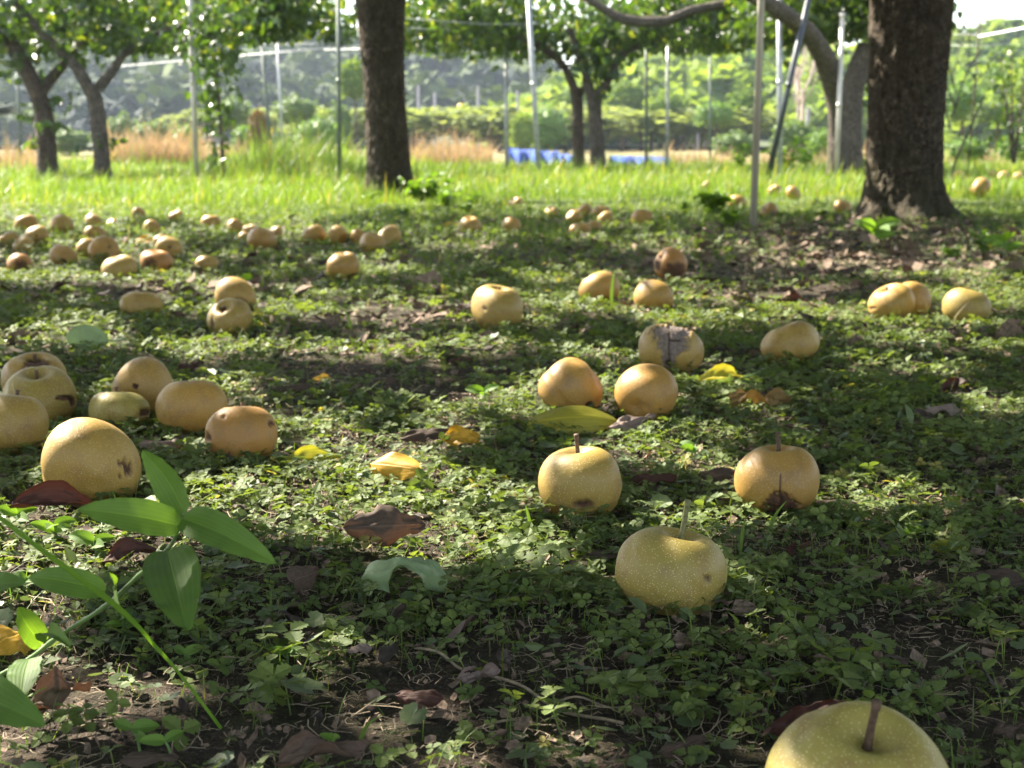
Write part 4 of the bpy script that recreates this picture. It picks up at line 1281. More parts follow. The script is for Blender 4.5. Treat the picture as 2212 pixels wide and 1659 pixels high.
# twigs
for pts_, r_, lab in [([(896, 1412), (950, 1432), (996, 1450), (1052, 1470), (1130, 1500), (1208, 1534), (1312, 1566), (1345, 1585)], .0013, 'long thin grey twig slanting across the front centre'),
                      ([(1196, 1526), (1250, 1522), (1320, 1526), (1390, 1524)], .0010, 'short pale twig branching right from the long thin one'),
                      ([(470, 1420), (540, 1440), (620, 1462)], .0008, 'short dry stem near the dayflower, left of centre'),
                      ([(150, 1575), (260, 1560), (330, 1545)], .0010, 'dry straw stem lying bottom left'),
                      ([(1010, 1600), (1100, 1580), (1170, 1568)], .0010, 'pale dry stem at the bottom centre'),
                      ([(760, 1560), (830, 1520), (880, 1500)], .0010, 'brown curved stem beside the half-lit brown leaf')]:
    P_ = []
    for k, (x_, y_) in enumerate(pts_):
        p = gp(x_, y_, .006); p[2] = float(gh(p[0], p[1])) + .006 + .004 * math.sin(k * 2.1)
        P_.append(p)
    P_ = spline(P_, 6)
    a = Acc(); a.add(*tube(P_, r_, 7, rough=.3, vcell=.01))
    o = link('twig', a.mesh('twig', True, origin=P_[0]), M_straw); o.location = Vector(P_[0].tolist())
    tag(o, lab, 'twig', 'twigs and dry stems on the ground')


# ------------------------------------------------------------------ dayflower plants in front
def leaf3(B, T, wid, nrm, bow=.12, wavy=.02, curl=.25, seed=0, n=34, m=12, heart=.6):
    B, T = np.array(B, float), np.array(T, float)
    ax = T - B; L = np.linalg.norm(ax); ax /= L
    N = np.array(nrm, float); N -= ax * (N @ ax); N /= np.linalg.norm(N)
    S = np.cross(ax, N)
    V, lu, lv = [], [], []
    for i_ in range(n + 1):
        s = i_ / n
        w = wid * .5 * (s ** .42) * (1 - s) ** .72 * (1.85)
        if s < .04:
            w = wid * .5 * .12 + w * .6
        mid = B + ax * (s * L) + N * (bow * L * math.sin(math.pi * s) )
        for j_ in range(m + 1):
            u_ = 2 * j_ / m - 1
            off = u_ * w
            zz = curl * abs(u_) * w * .9 + wavy * wid * (math.sin(s * 27 + seed + (2 if u_ > 0 else 0)) + .6 * math.sin(s * 51 + seed * 3 + (1 if u_ > 0 else 0))) * abs(u_) ** 3
            back = -heart * w * abs(u_) * .35 * (1 - s) ** 3
            V.append(mid + S * off + N * zz + ax * back); lu.append(u_); lv.append(s)
    i_ = np.arange(n)[:, None] * (m + 1); j_ = np.arange(m)[None]
    Q = np.stack([i_ + j_, i_ + j_ + 1, i_ + m + 2 + j_, i_ + m + 1 + j_], -1).reshape(-1, 4)
    return np.array(V), Q, np.array(lu), np.array(lv)


def px_leaf(parent, org, b, t, wpx, nrm, seed, tint=.5, **kw):
    B, T = pt(*b), pt(*t)
    V, Q, lu, lv = leaf3(B, T, wpx * (b[2] + t[2]) / 2 / F, nrm, seed=seed, **kw)
    me = mesh('leaf', V - org, Q, np.full(len(V), tint), True, {'lu': lu, 'lv': lv})
    return link('leaf', me, M_day, parent)


org = pt(61, 1424, 1.16)
e = empty('dayflower', org)
sp = spline([pt(-60, 1490, 1.20), pt(61, 1424, 1.16), pt(130, 1372, 1.13), pt(222, 1313, 1.10), pt(300, 1243, 1.07), pt(361, 1188, 1.04), pt(390, 1136, 1.02), pt(397, 1108, 1.01)], 6)
rr_ = np.interp(np.linspace(0, 1, len(sp)), [0, .5, 1], [.0019, .0016, .0010])
for q_ in (10, 18, 24, 30, 36):
    if q_ < len(rr_):
        rr_[q_] *= 1.35
a = Acc(); a.add(*tube(sp, rr_, 9))
link('stem', a.mesh('stem', True, origin=org), M_daystem, e)
UP = (0, -.35, 1)
px_leaf(e, org, (398, 1110, 1.01), (308, 973, 1.02), 86, (-.35, -1, .1), 1, .55, bow=-.10, curl=.35)
px_leaf(e, org, (391, 1136, 1.01), (167, 1100, .985), 88, (.0, -1, .55), 2, .5, bow=.10, curl=.35, wavy=.03)
px_leaf(e, org, (394, 1120, 1.01), (597, 1218, .97), 90, (.2, -1, .55), 3, .45, bow=.12, curl=.30, wavy=.025)
px_leaf(e, org, (361, 1190, 1.03), (405, 1363, .94), 140, (.15, -1, .55), 4, .4, bow=.05, curl=.18, heart=1.0)
px_leaf(e, org, (228, 1276, 1.08), (63, 1247, 1.10), 72, (.0, -1, .6), 5, .35, bow=.12, curl=.25)
px_leaf(e, org, (243, 1270, 1.08), (236, 1238, 1.06), 22, (1, -.6, .3), 6, .75, bow=.1, curl=.5)
px_leaf(e, org, (252, 1262, 1.08), (262, 1320, 1.05), 20, (-.6, -1, .2), 7, .8, bow=.05, curl=.3)
px_leaf(e, org, (-70, 1300, .98), (57, 1258, .95), 86, (.1, -.7, 1), 8, .5, bow=.1, curl=.2)
px_leaf(e, org, (90, 1392, 1.13), (38, 1312, 1.10), 66, (.5, -1, .6), 9, .8, bow=-.10, curl=.45)
px_leaf(e, org, (98, 1388, 1.12), (155, 1398, 1.06), 46, (.1, -.8, .9), 10, .75, bow=.15, curl=.8)
px_leaf(e, org, (62, 1424, 1.13), (45, 1512, 1.08), 86, (.1, -1, .5), 11, .25, bow=.05, curl=.15, heart=1.0)
px_leaf(e, org, (-110, 1490, .90), (99, 1568, .86), 130, (.1, -.85, .8), 12, .4, bow=.12, curl=.15)
tag(e, 'large dayflower plant with broad pointed leaves in the left foreground', 'plant')

# long grass stalk crossing it
P_ = spline([pt(-60, 1070, .90), pt(60, 1165, .93), pt(150, 1232, .96), pt(232, 1294, .99), pt(290, 1345, 1.02), pt(330, 1390, 1.045), pt(375, 1440, 1.065), pt(430, 1510, 1.085), pt(478, 1574, 1.104)], 6)
a = Acc()
V = []
wd = np.interp(np.linspace(0, 1, len(P_)), [0, .35, .55, .8, 1], [.0014, .0022, .0016, .0012, .0014])
for p, w_ in zip(P_, wd):
    for s_, dz in ((-1, 0), (0, -.35), (1, 0)):
        V.append(p + np.array([.62, .1, .75]) * s_ * w_ + np.array([0, -1, 0]) * dz * w_ * -1)
n = len(P_)
Q = np.concatenate([[[3 * k, 3 * k + 1, 3 * k + 4, 3 * k + 3], [3 * k + 1, 3 * k + 2, 3 * k + 5, 3 * k + 4]] for k in range(n - 1)])
org2 = P_[-1]
o = link('grass_stalk', mesh('grass_stalk', np.array(V) - org2, Q, np.full(len(V), .2), True, {'lu': np.tile([-1., 0, 1.], n), 'lv': np.repeat(np.linspace(0, 1, n), 3)}), M_day)
o.location = Vector(org2.tolist())
tag(o, 'long green grass stalk slanting down in front of the dayflower', 'grass stalk')


def seedling(x, y, s, n, seed, label, lean=(0, 0)):
    rk = random.Random(seed)
    g0 = gp(x, y); g0[2] = float(gh(g0[0], g0[1]))
    d = (g0 - c0) @ cf
    s = s * d / F
    e = empty('dayflower_seedling', g0)
    top = np.array([lean[0] * s, lean[1] * s, s * .75])
    a = Acc(); a.add(*tube(spline([(0, 0, -.003), top * .5 + [.05 * s, 0, 0], top], 5), np.linspace(.0014, .0009, 11) * (d / 1.2) ** .5, 7))
    link('stem', a.mesh('stem', True), M_daystem, e)
    a0 = rk.uniform(0, 6)
    for q in range(n):
        f = 1 - .45 * (q // 2) / max(1, n // 2)
        B = top * f
        an = a0 + q * 2.6 + rk.uniform(-.3, .3)
        L_ = s * rk.uniform(.75, 1.05)
        T = B + np.array([math.cos(an) * L_, math.sin(an) * L_, L_ * rk.uniform(.0, .45)])
        V, Q, lu, lv = leaf3(B, T, L_ * rk.uniform(.5, .65), (0, -1, .8), bow=.1, curl=.35, seed=q, n=10, m=6)
        link('leaf', mesh('leaf', V, Q, np.full(len(V), rk.uniform(.3, .9)), True, {'lu': lu, 'lv': lv}), M_day, e)
    tag(e, label, 'plant', 'small dayflower seedlings')


SD = [(303, 1626, 62, 3, 'sunlit two-leaved seedling at the bottom left', (-.25, 0)), (205, 1215, 60, 4, 'seedling behind the left leaf of the large dayflower', (0, 0)), (120, 1180, 55, 4, 'seedling left of the large dayflower, below the red-brown leaf', (0, 0)),
      (40, 1150, 50, 4, 'yellowish seedling at the left edge below the pears', (0, 0)), (265, 1370, 48, 5, 'seedling behind the crossing of stalk and stem', (0, 0)), (60, 1290, 45, 4, 'seedling at left behind the cut leaf', (0, 0)),
      (400, 1440, 44, 3, 'narrow seedling below the tip of the heart-shaped leaf', (0, 0)), (620, 1450, 42, 3, 'seedling with rounded leaves left of the front sunspot', (0, 0)), (1970, 1165, 40, 4, 'bright seedling in the right foreground clover', (0, 0)),
      (1045, 870, 40, 4, 'sunlit seedling left of the bright golden pear', (0, 0)), (1500, 985, 40, 4, 'seedling beside the dull brown leaf left of the split pear', (0, 0)), (1890, 540, 60, 7, 'leafy seedling in front of the thick right trunk', (0, 0)), (2170, 560, 52, 5, 'seedling near the right edge in the shade', (0, 0)),
      (371, 1655, 62, 2, 'single upright leaf at the bottom left by the brown leaf', (-.2, 0)), (720, 1640, 36, 3, 'seedling at the bottom on the crinkled brown leaf', (0, 0)), (1700, 1000, 34, 3, 'tiny seedling behind the split golden pear', (0, 0))]
for k, (x_, y_, s_, n_, lb, ln_) in enumerate(SD):
    seedling(x_, y_, s_, n_, 200 + k, lb, ln_)

# distinct single grass blades
BL = [(1150, 1175, 1135, 1090, 10, 'upright grass blade left of the long-stalked pear'), (1655, 1170, 1700, 1080, 9, 'bent grass blade in front of the split golden pear'), (1715, 1110, 1735, 1045, 9, 'short grass blade at the right of the split golden pear'),
      (585, 1330, 586, 1275, 7, 'lit grass tip in the front left clover'), (1598, 1210, 1612, 1110, 8, 'grass blade right of the long-stalked pear'), (1622, 700, 1325, 560, 0, ''), (1320, 668, 1326, 585, 8, 'tall grass blade in front of the golden pear right of centre'),
      (760, 725, 745, 665, 7, 'lit grass blade left of centre'), (1515, 615, 1513, 560, 6, 'upright grass stem beside the dark rotten pear'), (840, 1600, 700, 1625, 0, ''), (770, 1640, 830, 1540, 10, 'arching grass blade at the bottom centre'), (540, 985, 0, 0, 0, ''), (1560, 1600, 1640, 1555, 8, 'curved grass blade left of the bottom pear')]
for (x0, y0, x1, y1, w_, lab) in BL:
    if not lab:
        continue
    b = gp(x0, y0); d = (b - c0) @ cf
    b[2] = float(gh(b[0], b[1])) - .002
    tp = pt(x1, y1, d - .01)
    mid = (b + tp) / 2 + np.array([(x1 - x0) * -.12 * d / F, 0, (abs(x1 - x0) * .25) * d / F])
    P_ = spline([b, mid, tp], 6)
    ws = w_ * d / F * .5 * np.interp(np.linspace(0, 1, len(P_)), [0, .3, .8, 1], [.7, 1, .6, .05])
    V = []
    for p, w2 in zip(P_, ws):
        V += [p + [-w2, 0, 0], p + [0, .25 * w2, 0], p + [w2, 0, 0]]
    n = len(P_)
    Q = np.concatenate([[[3 * k, 3 * k + 1, 3 * k + 4, 3 * k + 3], [3 * k + 1, 3 * k + 2, 3 * k + 5, 3 * k + 4]] for k in range(n - 1)])
    o = link('grass_shoot', mesh('grass_shoot', np.array(V) - b, Q, np.full(3 * n, .6), True), M_finegrass)
    o.location = Vector(b.tolist())
    tag(o, lab, 'grass', 'single shoots of grass')

# ------------------------------------------------------------------ poles
PO = [
    (405, -90, 425, 392, 17.0, 11, M_piperust, 'grey steel pole left of the leafy climber'),
    (730, -110, 733, 402, 15.0, 9, M_pipegreen, 'thin dark green pole left of the thick left trunk'),
    (1138, -60, 1163, 360, 21.0, 11, M_pipe, 'bright slightly leaning steel pole left of the paired trunks'),
    (1092, 88, 1094, 360, 25.0, 7, M_pipe, 'thin steel pole just left of the bright leaning one'),
    (1396, 40, 1396, 362, 25.0, 7, M_pipegreen, 'left one of the two thin poles right of the paired trunks'),
    (1443, 60, 1441, 362, 25.0, 7, M_pipe, 'right one of the two thin poles right of the paired trunks'),
    (1651, -190, 1627, 492, 7.7, 16, M_piperust, 'nearest steel pole, with a rusty sheen, left of the thick right trunk'),
    (1683, -80, 1685, 372, 18.5, 12, M_pipe, 'steel pole crossed by the black leaning prop'),
    (1762, -70, 1662, 370, 18.0, 13, M_pipedark, 'black prop pole leaning against the trellis'),
    (1820, 30, 1807, 368, 19.0, 10, M_piperust, 'pale pole in front of the leaning twin trunks'),
    (1534, 80, 1534, 345, 33.0, 5, M_pipegreen, 'hair-thin pole before the sunny hillside'),
    (563, 60, 586, 352, 28.0, 7, M_pipegreen, 'thin tilted pole passing the rusty shrub'),
    (597, 60, 612, 345, 32.0, 5, M_pipe, 'hair-thin pole right of the rusty shrub'),
    (36, 120, 46, 356, 26.0, 7, M_pipegreen, 'thin dull pole at the far left'),
    (2120, 10, 2095, 330, 24.0, 4, M_bark_far, 'thin dark cable-like stake at far right'),
]
for (x0, y0, x1, y1, d, w_, mat, lab) in PO:
    b = pt(x1, y1, d); tp = pt(x0, y0, d)
    if b[2] > -.02:
        b = b + (b - tp) / np.linalg.norm(b - tp) * (b[2] + .06)
    if tp[2] < 2.05 and d < 40 and w_ > 6 and y0 < 60:
        tp = b + (tp - b) * ((2.8 if y0 < 0 else 2.15) - b[2]) / (tp[2] - b[2])
    r_ = w_ * d / F / 2
    e = empty('steel_pole' if mat is not M_bark_far else 'stake', b)
    a = Acc(); a.add(*tube([b - b, (tp - b) * .5, tp - b], r_, 14))
    link('pipe', a.mesh('pipe', True), mat, e)
    if w_ > 8:
        dv = (tp - b) / np.linalg.norm(tp - b)
        a = Acc()
        c_ = (tp - b) * (.46 if y0 > -150 else .52)
        a.add(*tube([c_ - dv * .03, c_ + dv * .03], r_ * 1.18, 14))
        link('sleeve', a.mesh('sleeve', True), mat, e)
        a = Acc(); a.add(*tube([tp - b - dv * .05, tp - b + dv * .01], r_ * 1.3, 12))
        link('cap', a.mesh('cap', True), mat, e)
    tag(e, lab, 'pole', 'poles carrying the fruit trellis')

# horizontal trellis pipes and wires
TP = [
    ((262, 143), (800, 96), 2.1, .012, M_pipe, 'grey trellis rail running behind the left trees'),
    ((2072, 23), (2260, -12), 2.15, .017, M_white, 'uppermost bright trellis pipe at the right edge'),
    ((2076, 51), (2260, 17), 2.15, .017, M_white, 'middle bright trellis pipe at the right edge'),
    ((2115, 79), (2260, 52), 2.15, .017, M_white, 'lowest bright trellis pipe at the right edge'),
    ((700, 108), (1150, 96), 2.25, .012, M_pipe, 'trellis rail passing behind the thick left trunk'),
    ((870, 60), (1120, 76), 2.3, .014, M_pipe, 'thin rail among the leaves right of the thick left trunk'),
    ((1640, 86), (1900, 78), 2.2, .012, M_pipe, 'trellis rail left of the thick right trunk'),
]
for (p0, p1, z_, r_, mat, lab) in TP:
    A0, A1 = gp(*p0, z_), gp(*p1, z_)
    a = Acc(); a.add(*tube([A0 - A0, (A1 - A0) * .5, A1 - A0], r_, 10))
    o = link('trellis_pipe', a.mesh('trellis_pipe', True), mat); o.location = Vector(A0.tolist())
    tag(o, lab, 'pipe', 'horizontal pipes of the fruit trellis')
WI = [((540, 70), (820, 55), 'wire above the gap of sky left of the thick left trunk'), ((530, 96), (820, 84), 'lower wire across the gap of sky left of the thick left trunk'), ((880, 40), (1200, 52), 'wire through the leaves right of the thick left trunk'),
      ((2040, 45), (2230, 30), 'upper thin wire at the right edge'), ((2040, 75), (2230, 62), 'lower thin wire at the right edge'), ((2040, 98), (2230, 90), 'lowest thin wire at the right edge')]
for (p0, p1, lab) in WI:
    A0, A1 = gp(*p0, 2.3), gp(*p1, 2.3)
    a = Acc(); a.add(*tube([A0 - A0, (A1 - A0) * .5 - [0, 0, .04], A1 - A0], .005, 6))
    o = link('trellis_wire', a.mesh('trellis_wire', True), M_pipe); o.location = Vector(A0.tolist())
    tag(o, lab, 'wire', 'wires of the fruit trellis')


# ------------------------------------------------------------------ blue tarpaulins
def tarp(x0, x1, yt0, yt1, yb, d, lab, seed):
    n, m = 40, 12
    A0, A1 = pt(x0, yb, d), pt(x1, yb, d)
    V = []
    for i_ in range(n + 1):
        s = i_ / n
        top = pt(x0 + (x1 - x0) * s, yt0 + (yt1 - yt0) * s, d)[2]
        for j_ in range(m + 1):
            q = j_ / m
            base = A0 + (A1 - A0) * s
            prof = math.sin(math.pi * min(q * 1.0, 1))
            zz = (top + .02) * (prof ** .45) * (.86 + .28 * float(vn(s * 8 + seed, q * 3, .5, seed)))
            V.append((base[0], base[1] + q * 1.4 - .7 + .15 * math.sin(s * 20), zz - .03 + .05 * float(vn(s * 30, q * 9, .5, seed + 4))))
    i_ = np.arange(n)[:, None] * (m + 1); j_ = np.arange(m)[None]
    Q = np.stack([i_ + j_, i_ + j_ + 1, i_ + m + 2 + j_, i_ + m + 1 + j_], -1).reshape(-1, 4)
    V = np.array(V); og = V[0].copy(); og[2] = 0
    o = link('tarpaulin', mesh('tarpaulin', V - og, Q, smooth=True), M_tarp); o.location = Vector(og.tolist())
    tag(o, lab, 'tarpaulin', 'blue tarpaulins beyond the grass')


tarp(1098, 1205, 324, 330, 352, 34, 'blue tarpaulin heap just left of the paired trunks', 1)
tarp(1318, 1445, 339, 342, 356, 33, 'low blue tarpaulin right of the paired trunks', 2)
tarp(1198, 1252, 333, 338, 354, 36, 'blue tarpaulin fold ending at the paired trunks', 3)

# ------------------------------------------------------------------ orchard trees
clV = np.array([(0, 0, 0), (0, .35, -.04), (0, .72, -.05), (0, 1, -.16), (-.30, .33, .06), (-.25, .66, .02), (.30, .33, .06), (.25, .66, .02)])
clV = clV[[0, 3, 4, 5, 6, 7]]
clF = [np.array([[0, 4, 5, 1], [1, 3, 2, 0]])]


def bezier_limb(a, P_, r0, r1, n=9, seed=0):
    P_ = spline(P_, 7)
    a.add(*tube(P_, np.linspace(r0, r1, len(P_)), n, rough=.35, seed=seed, vcell=.12))


def big_trunk(foot, prof, lab, leanx, seed, n=120, m=150):
    """prof: list of (height, radius)"""
    prof = np.array(prof)
    H = prof[-1, 0]
    zz = np.linspace(-.06, H, m)
    a_ = np.linspace(0, 2 * math.pi, n, endpoint=False)
    V = []
    for z_ in zz:
        r = np.interp(z_, prof[:, 0], prof[:, 1])
        flare = np.exp(-max(z_, 0) / .09)
        r = r * (1 + .03 * np.sin(2 * a_ + seed) + .025 * np.sin(3 * a_ + seed * 2 + z_ * 2)) * (1 + flare * .22 * np.sin(a_ * 5 + seed) + flare * .12 * np.sin(a_ * 3 + 1))
        ca, sa = np.cos(a_) * 1.6, np.sin(a_) * 1.6
        k1 = vn(ca * 2 + 7, sa * 2 + z_ * 2.2, .115, seed + 1)
        k1 = np.abs(k1 - .5) * 2
        k2 = vn(ca * 4 + 3, sa * 4 + z_ * 5, .16, seed + 2)
        r = r - .017 * np.clip(1 - k1 * 2.6, 0, 1) + .009 * (k2 - .5) + .010 * (vn(ca + 1, sa + z_, .3, seed + 3) - .5)
        ox = leanx * z_
        V.append(np.stack([r * np.cos(a_) + ox, r * np.sin(a_), np.full(n, z_)], 1))
    V = np.concatenate(V)
    i_ = np.arange(m - 1)[:, None] * n; j_ = np.arange(n)[None]
    Q = np.stack([i_ + j_, i_ + (j_ + 1) % n, i_ + n + (j_ + 1) % n, i_ + n + j_], -1).reshape(-1, 4)
    return V, Q


TREES = {}
footR = np.array([TR[0], TR[1], float(gh(TR[0], TR[1])) - .02]); footL = np.array([TL[0], TL[1], float(gh(TL[0], TL[1])) - .02])
kR = (TR - c0) @ cf / F; kL = (TL - c0) @ cf / F
eR = empty('pear_tree', footR)
V, Q = big_trunk(footR, [(-.06, 128 * kR), (.03, 110 * kR), (.10, 90 * kR), (.22, 80 * kR), (.55, 78 * kR), (1.0, 84 * kR), (1.25, 86 * kR), (1.6, 96 * kR)], '', -.012, 3)
link('trunk', mesh('trunk', V, Q, smooth=True), M_bark, eR)
tag(eR, 'old fruit tree with the thick dark cracked trunk on the right', 'tree')
eL = empty('pear_tree', footL)
V, Q = big_trunk(footL, [(-.06, 72 * kL), (.03, 60 * kL), (.12, 54 * kL), (.30, 48 * kL), (.8, 44 * kL), (1.1, 46 * kL), (1.4, 50 * kL), (1.75, 62 * kL)], '', -.045, 5)
link('trunk', mesh('trunk', V, Q, smooth=True), M_bark, eL)
tag(eL, 'old fruit tree with the thick dark trunk left of centre', 'tree')
MAIN = [(footR, eR, 1.55, .16), (footL, eL, 1.68, .13)]
for (x_, y_, lab) in [(-4.3, 6.2, 'old fruit tree standing outside the left edge of the view'), (-3.0, .6, 'old fruit tree standing left of the camera'), (3.0, .2, 'old fruit tree standing right of the camera'), (6.4, 10.5, 'old fruit tree standing outside the right edge of the view')]:
    f_ = np.array([x_, y_, 0.0])
    e = empty('pear_tree', f_)
    a = Acc(); a.add(*tube(spline([(0, 0, -.08), (0, 0, .12), (.03, 0, .7), (.02, 0, 1.6)], 6), np.interp(np.linspace(0, 1, 19), [0, .1, .2, 1], [.28, .22, .17, .15]), 20, rough=.2, vcell=.3))
    link('trunk', a.mesh('trunk', True), M_bark, e)
    tag(e, lab, 'tree')
    MAIN.append((f_, e, 1.5, .13))
for k, (f_, e, zt, r0) in enumerate(MAIN):
    rk = random.Random(300 + k)
    nl = 5
    for q in range(nl):
        an = q * 2 * math.pi / nl + rk.uniform(-.3, .3)
        a = Acc()
        rr0 = rk.uniform(1.9, 2.8)
        P_ = [(0, 0, zt - .12), (.3 * math.cos(an), .3 * math.sin(an), zt + .22), (rr0 * .5 * math.cos(an + .15), rr0 * .5 * math.sin(an + .15), 2.02), (rr0 * math.cos(an), rr0 * math.sin(an), 2.0)]
        bezier_limb(a, P_, r0 * .75, .03, 10, q)
        for s in range(4):
            f2 = .4 + .15 * s
            b0 = np.array([rr0 * f2 * math.cos(an + .1), rr0 * f2 * math.sin(an + .1), 2.02])
            a2 = an + rk.choice([-1, 1]) * rk.uniform(.6, 1.2)
            bezier_limb(a, [b0, b0 + [.5 * math.cos(a2), .5 * math.sin(a2), .05], b0 + [1.1 * math.cos(a2), 1.1 * math.sin(a2), .03]], .028, .010, 6)
        link('limb', a.mesh('limb', True), M_bark, e)

# sun patches wanted on the ground = gaps in the leaf roof (picture x, y, half width, half height)
GAPS = [(190, 735, 60, 18), (250, 500, 60, 8), (330, 535, 40, 8), (700, 500, 70, 8), (800, 560, 60, 8), (1000, 530, 80, 8), (1450, 520, 60, 6), (215, 540, 70, 16), (60, 470, 120, 14), (150, 478, 60, 10), (90, 600, 110, 14), (280, 610, 90, 10), (430, 606, 110, 12), (640, 668, 70, 10), (690, 640, 50, 8), (355, 515, 30, 12), (60, 735, 100, 22), (30, 800, 40, 12), (520, 650, 20, 8),
        (1190, 655, 70, 12), (1310, 668, 130, 16), (1430, 640, 90, 16), (1600, 640, 140, 18), (1760, 668, 120, 20), (1900, 690, 90, 18), (2000, 640, 40, 18), (2140, 610, 70, 14), (1790, 556, 110, 12), (1960, 590, 60, 10), (2080, 585, 60, 8),
        (690, 752, 80, 14), (850, 748, 70, 24), (1000, 738, 120, 14), (1130, 700, 60, 14), (1225, 742, 60, 8), (1180, 600, 20, 6),
        (620, 905, 60, 20), (700, 925, 70, 14), (540, 870, 34, 14), (960, 865, 60, 16), (1070, 852, 60, 26), (1165, 865, 55, 40), (1190, 820, 34, 18), (1230, 830, 40, 20), (700, 985, 80, 22), (860, 1010, 90, 30), (985, 935, 50, 16), (770, 960, 60, 14),
        (620, 1070, 70, 34), (560, 1120, 30, 16), (960, 1065, 80, 26), (1060, 1050, 50, 24), (740, 1125, 60, 18), (980, 1160, 110, 24), (860, 1180, 60, 14), (690, 1165, 50, 14), (1130, 1100, 30, 16),
        (490, 1412, 46, 16), (745, 1424, 44, 16), (825, 1490, 60, 20), (905, 1500, 20, 8), (330, 1545, 40, 24), (270, 1520, 40, 14), (330, 1640, 40, 12),
        (1410, 1110, 60, 30), (1480, 1160, 40, 18), (1330, 960, 46, 16), (1420, 965, 50, 14), (1370, 830, 36, 24), (1540, 1070, 50, 22), (1590, 1020, 24, 24), (1630, 1000, 30, 20), (1580, 828, 40, 18), (1620, 880, 40, 10), (1340, 905, 30, 10), (1440, 925, 50, 16), (1455, 700, 60, 10),
        (1900, 1065, 66, 30), (1960, 1110, 40, 14), (2040, 1190, 50, 18), (1815, 1236, 60, 14), (1740, 1165, 26, 10), (2150, 868, 56, 14), (2120, 700, 60, 12), (1960, 785, 30, 10), (1900, 770, 30, 8), (2170, 745, 50, 14), (2180, 660, 40, 10),
        (60, 1190, 70, 12), (200, 1190, 60, 18), (120, 1075, 30, 10), (230, 1280, 60, 16), (160, 1020, 30, 30), (150, 960, 30, 24), (60, 1110, 30, 12), (1700, 1020, 30, 16),
        (1540, 1230, 20, 12), (1560, 1180, 30, 12), (1345, 1200, 14, 20), (1790, 1470, 20, 14), (1270, 440, 500, 16)]
GA = np.array(GAPS, float)
GA[GA[:, 1] > 600, 2:] *= .85


def want_sun(X, Y):
    s = np.zeros(len(X), bool)
    for gx, gy, rx, ry in GA:
        s |= ((X - gx) / rx) ** 2 + ((Y - gy) / ry) ** 2 < 1
    left = 486 + 16 * np.sin(X / 70) - np.clip((X - 700) / 6, 0, 25)
    lim = np.where(X < 900, left, np.where(X < 1860, 444 + 8 * np.sin(X / 50), 425))
    s |= Y < lim
    z_ = 1398 / np.maximum(Y - 312, 5)
    wx = (X - CX) / F * z_
    nn = .5 * vn(wx, z_, .10, 91) + .3 * vn(wx, z_, .27, 92) + .2 * vn(wx, z_, .8, 93)
    thr = .70 + .05 * np.clip((Y - 1200) / 300, 0, 1) + .05 * ((X > 1550) & (Y > 740)) - .02 * (Y < 800)
    s |= (nn > thr) & (Y < 1660)
    return s


def roof(N, xr, yr, zr, size, fronly, seed):
    r = np.random.default_rng(seed)
    x = r.uniform(*xr, N); y = r.uniform(*yr, N); z = r.uniform(*zr, N)
    sz = size * r.uniform(.75, 1.2, N)
    yaw = r.uniform(0, 6.3, N)
    Rm = rots(yaw, r.normal(0, .45, N), r.normal(0, .45, N))
    pos = np.stack([x, y, z], 1)
    ok = np.ones(N, bool)
    mott = vn(x, y, .38, 55) * .6 + vn(x, y, .15, 56) * .4
    for q in range(6):
        w = pos + np.einsum('nij,j->ni', Rm, clV[q]) * sz[:, None]
        t_ = (w[:, 2] - .01) / LS[2]
        gpt = w - t_[:, None] * LS
        X, Y, d = proj(gpt)
        Y = np.where(d < .3, 3000, Y)
        ok &= ~(want_sun(X, Y) & (d > .3))
    # loose speckled light in the middle distance
    thin = (Y > 430) & (Y < 640) & (mott > .56)
    ok &= ~(thin & (r.uniform(0, 1, N) < .75))
    return pos[ok], Rm[ok], sz[ok], np.clip(r.normal(.45, .25, ok.sum()), 0, 1)


pos, Rm, sz, tn = roof(92000, (-7.2, 5.6), (-1.0, 14.5), (1.78, 2.25), .145, True, 11)
feet = np.array([[f_[0], f_[1]] for f_, *_ in MAIN])
near = np.argmin(((pos[:, None, :2] - feet[None]) ** 2).sum(-1), 1)
for k, (f_, e, zt, r0) in enumerate(MAIN):
    s = near == k
    a = Acc(); inst(a, clV, clF, pos[s] - f_, Rm[s], sz[s], tn[s])
    link('crown', a.mesh('crown'), M_canopy, e)


def far_tree(foot_px, d, stems, lab, mat, bark_n=14, shoots=()):
    foot = pt(foot_px[0], foot_px[1], d); foot[2] = -.03
    e = empty('pear_tree', foot)
    for k, (nm, P_, r_) in enumerate(stems):
        P3 = [pt(x_, y_, d + dd) for (x_, y_, dd) in P_]
        if nm == 'trunk':
            P3[0][2] = -.05
        S_ = spline(P3, 7)
        rad = np.interp(np.linspace(0, 1, len(S_)), np.linspace(0, 1, len(r_)), np.array(r_) * d / F)
        a = Acc(); a.add(*tube(S_, rad, bark_n, rough=.22, seed=k + 3, vcell=.3))
        link(nm, a.mesh(nm, True, origin=foot), mat, e)
    tag(e, lab, 'tree')
    return e, foot


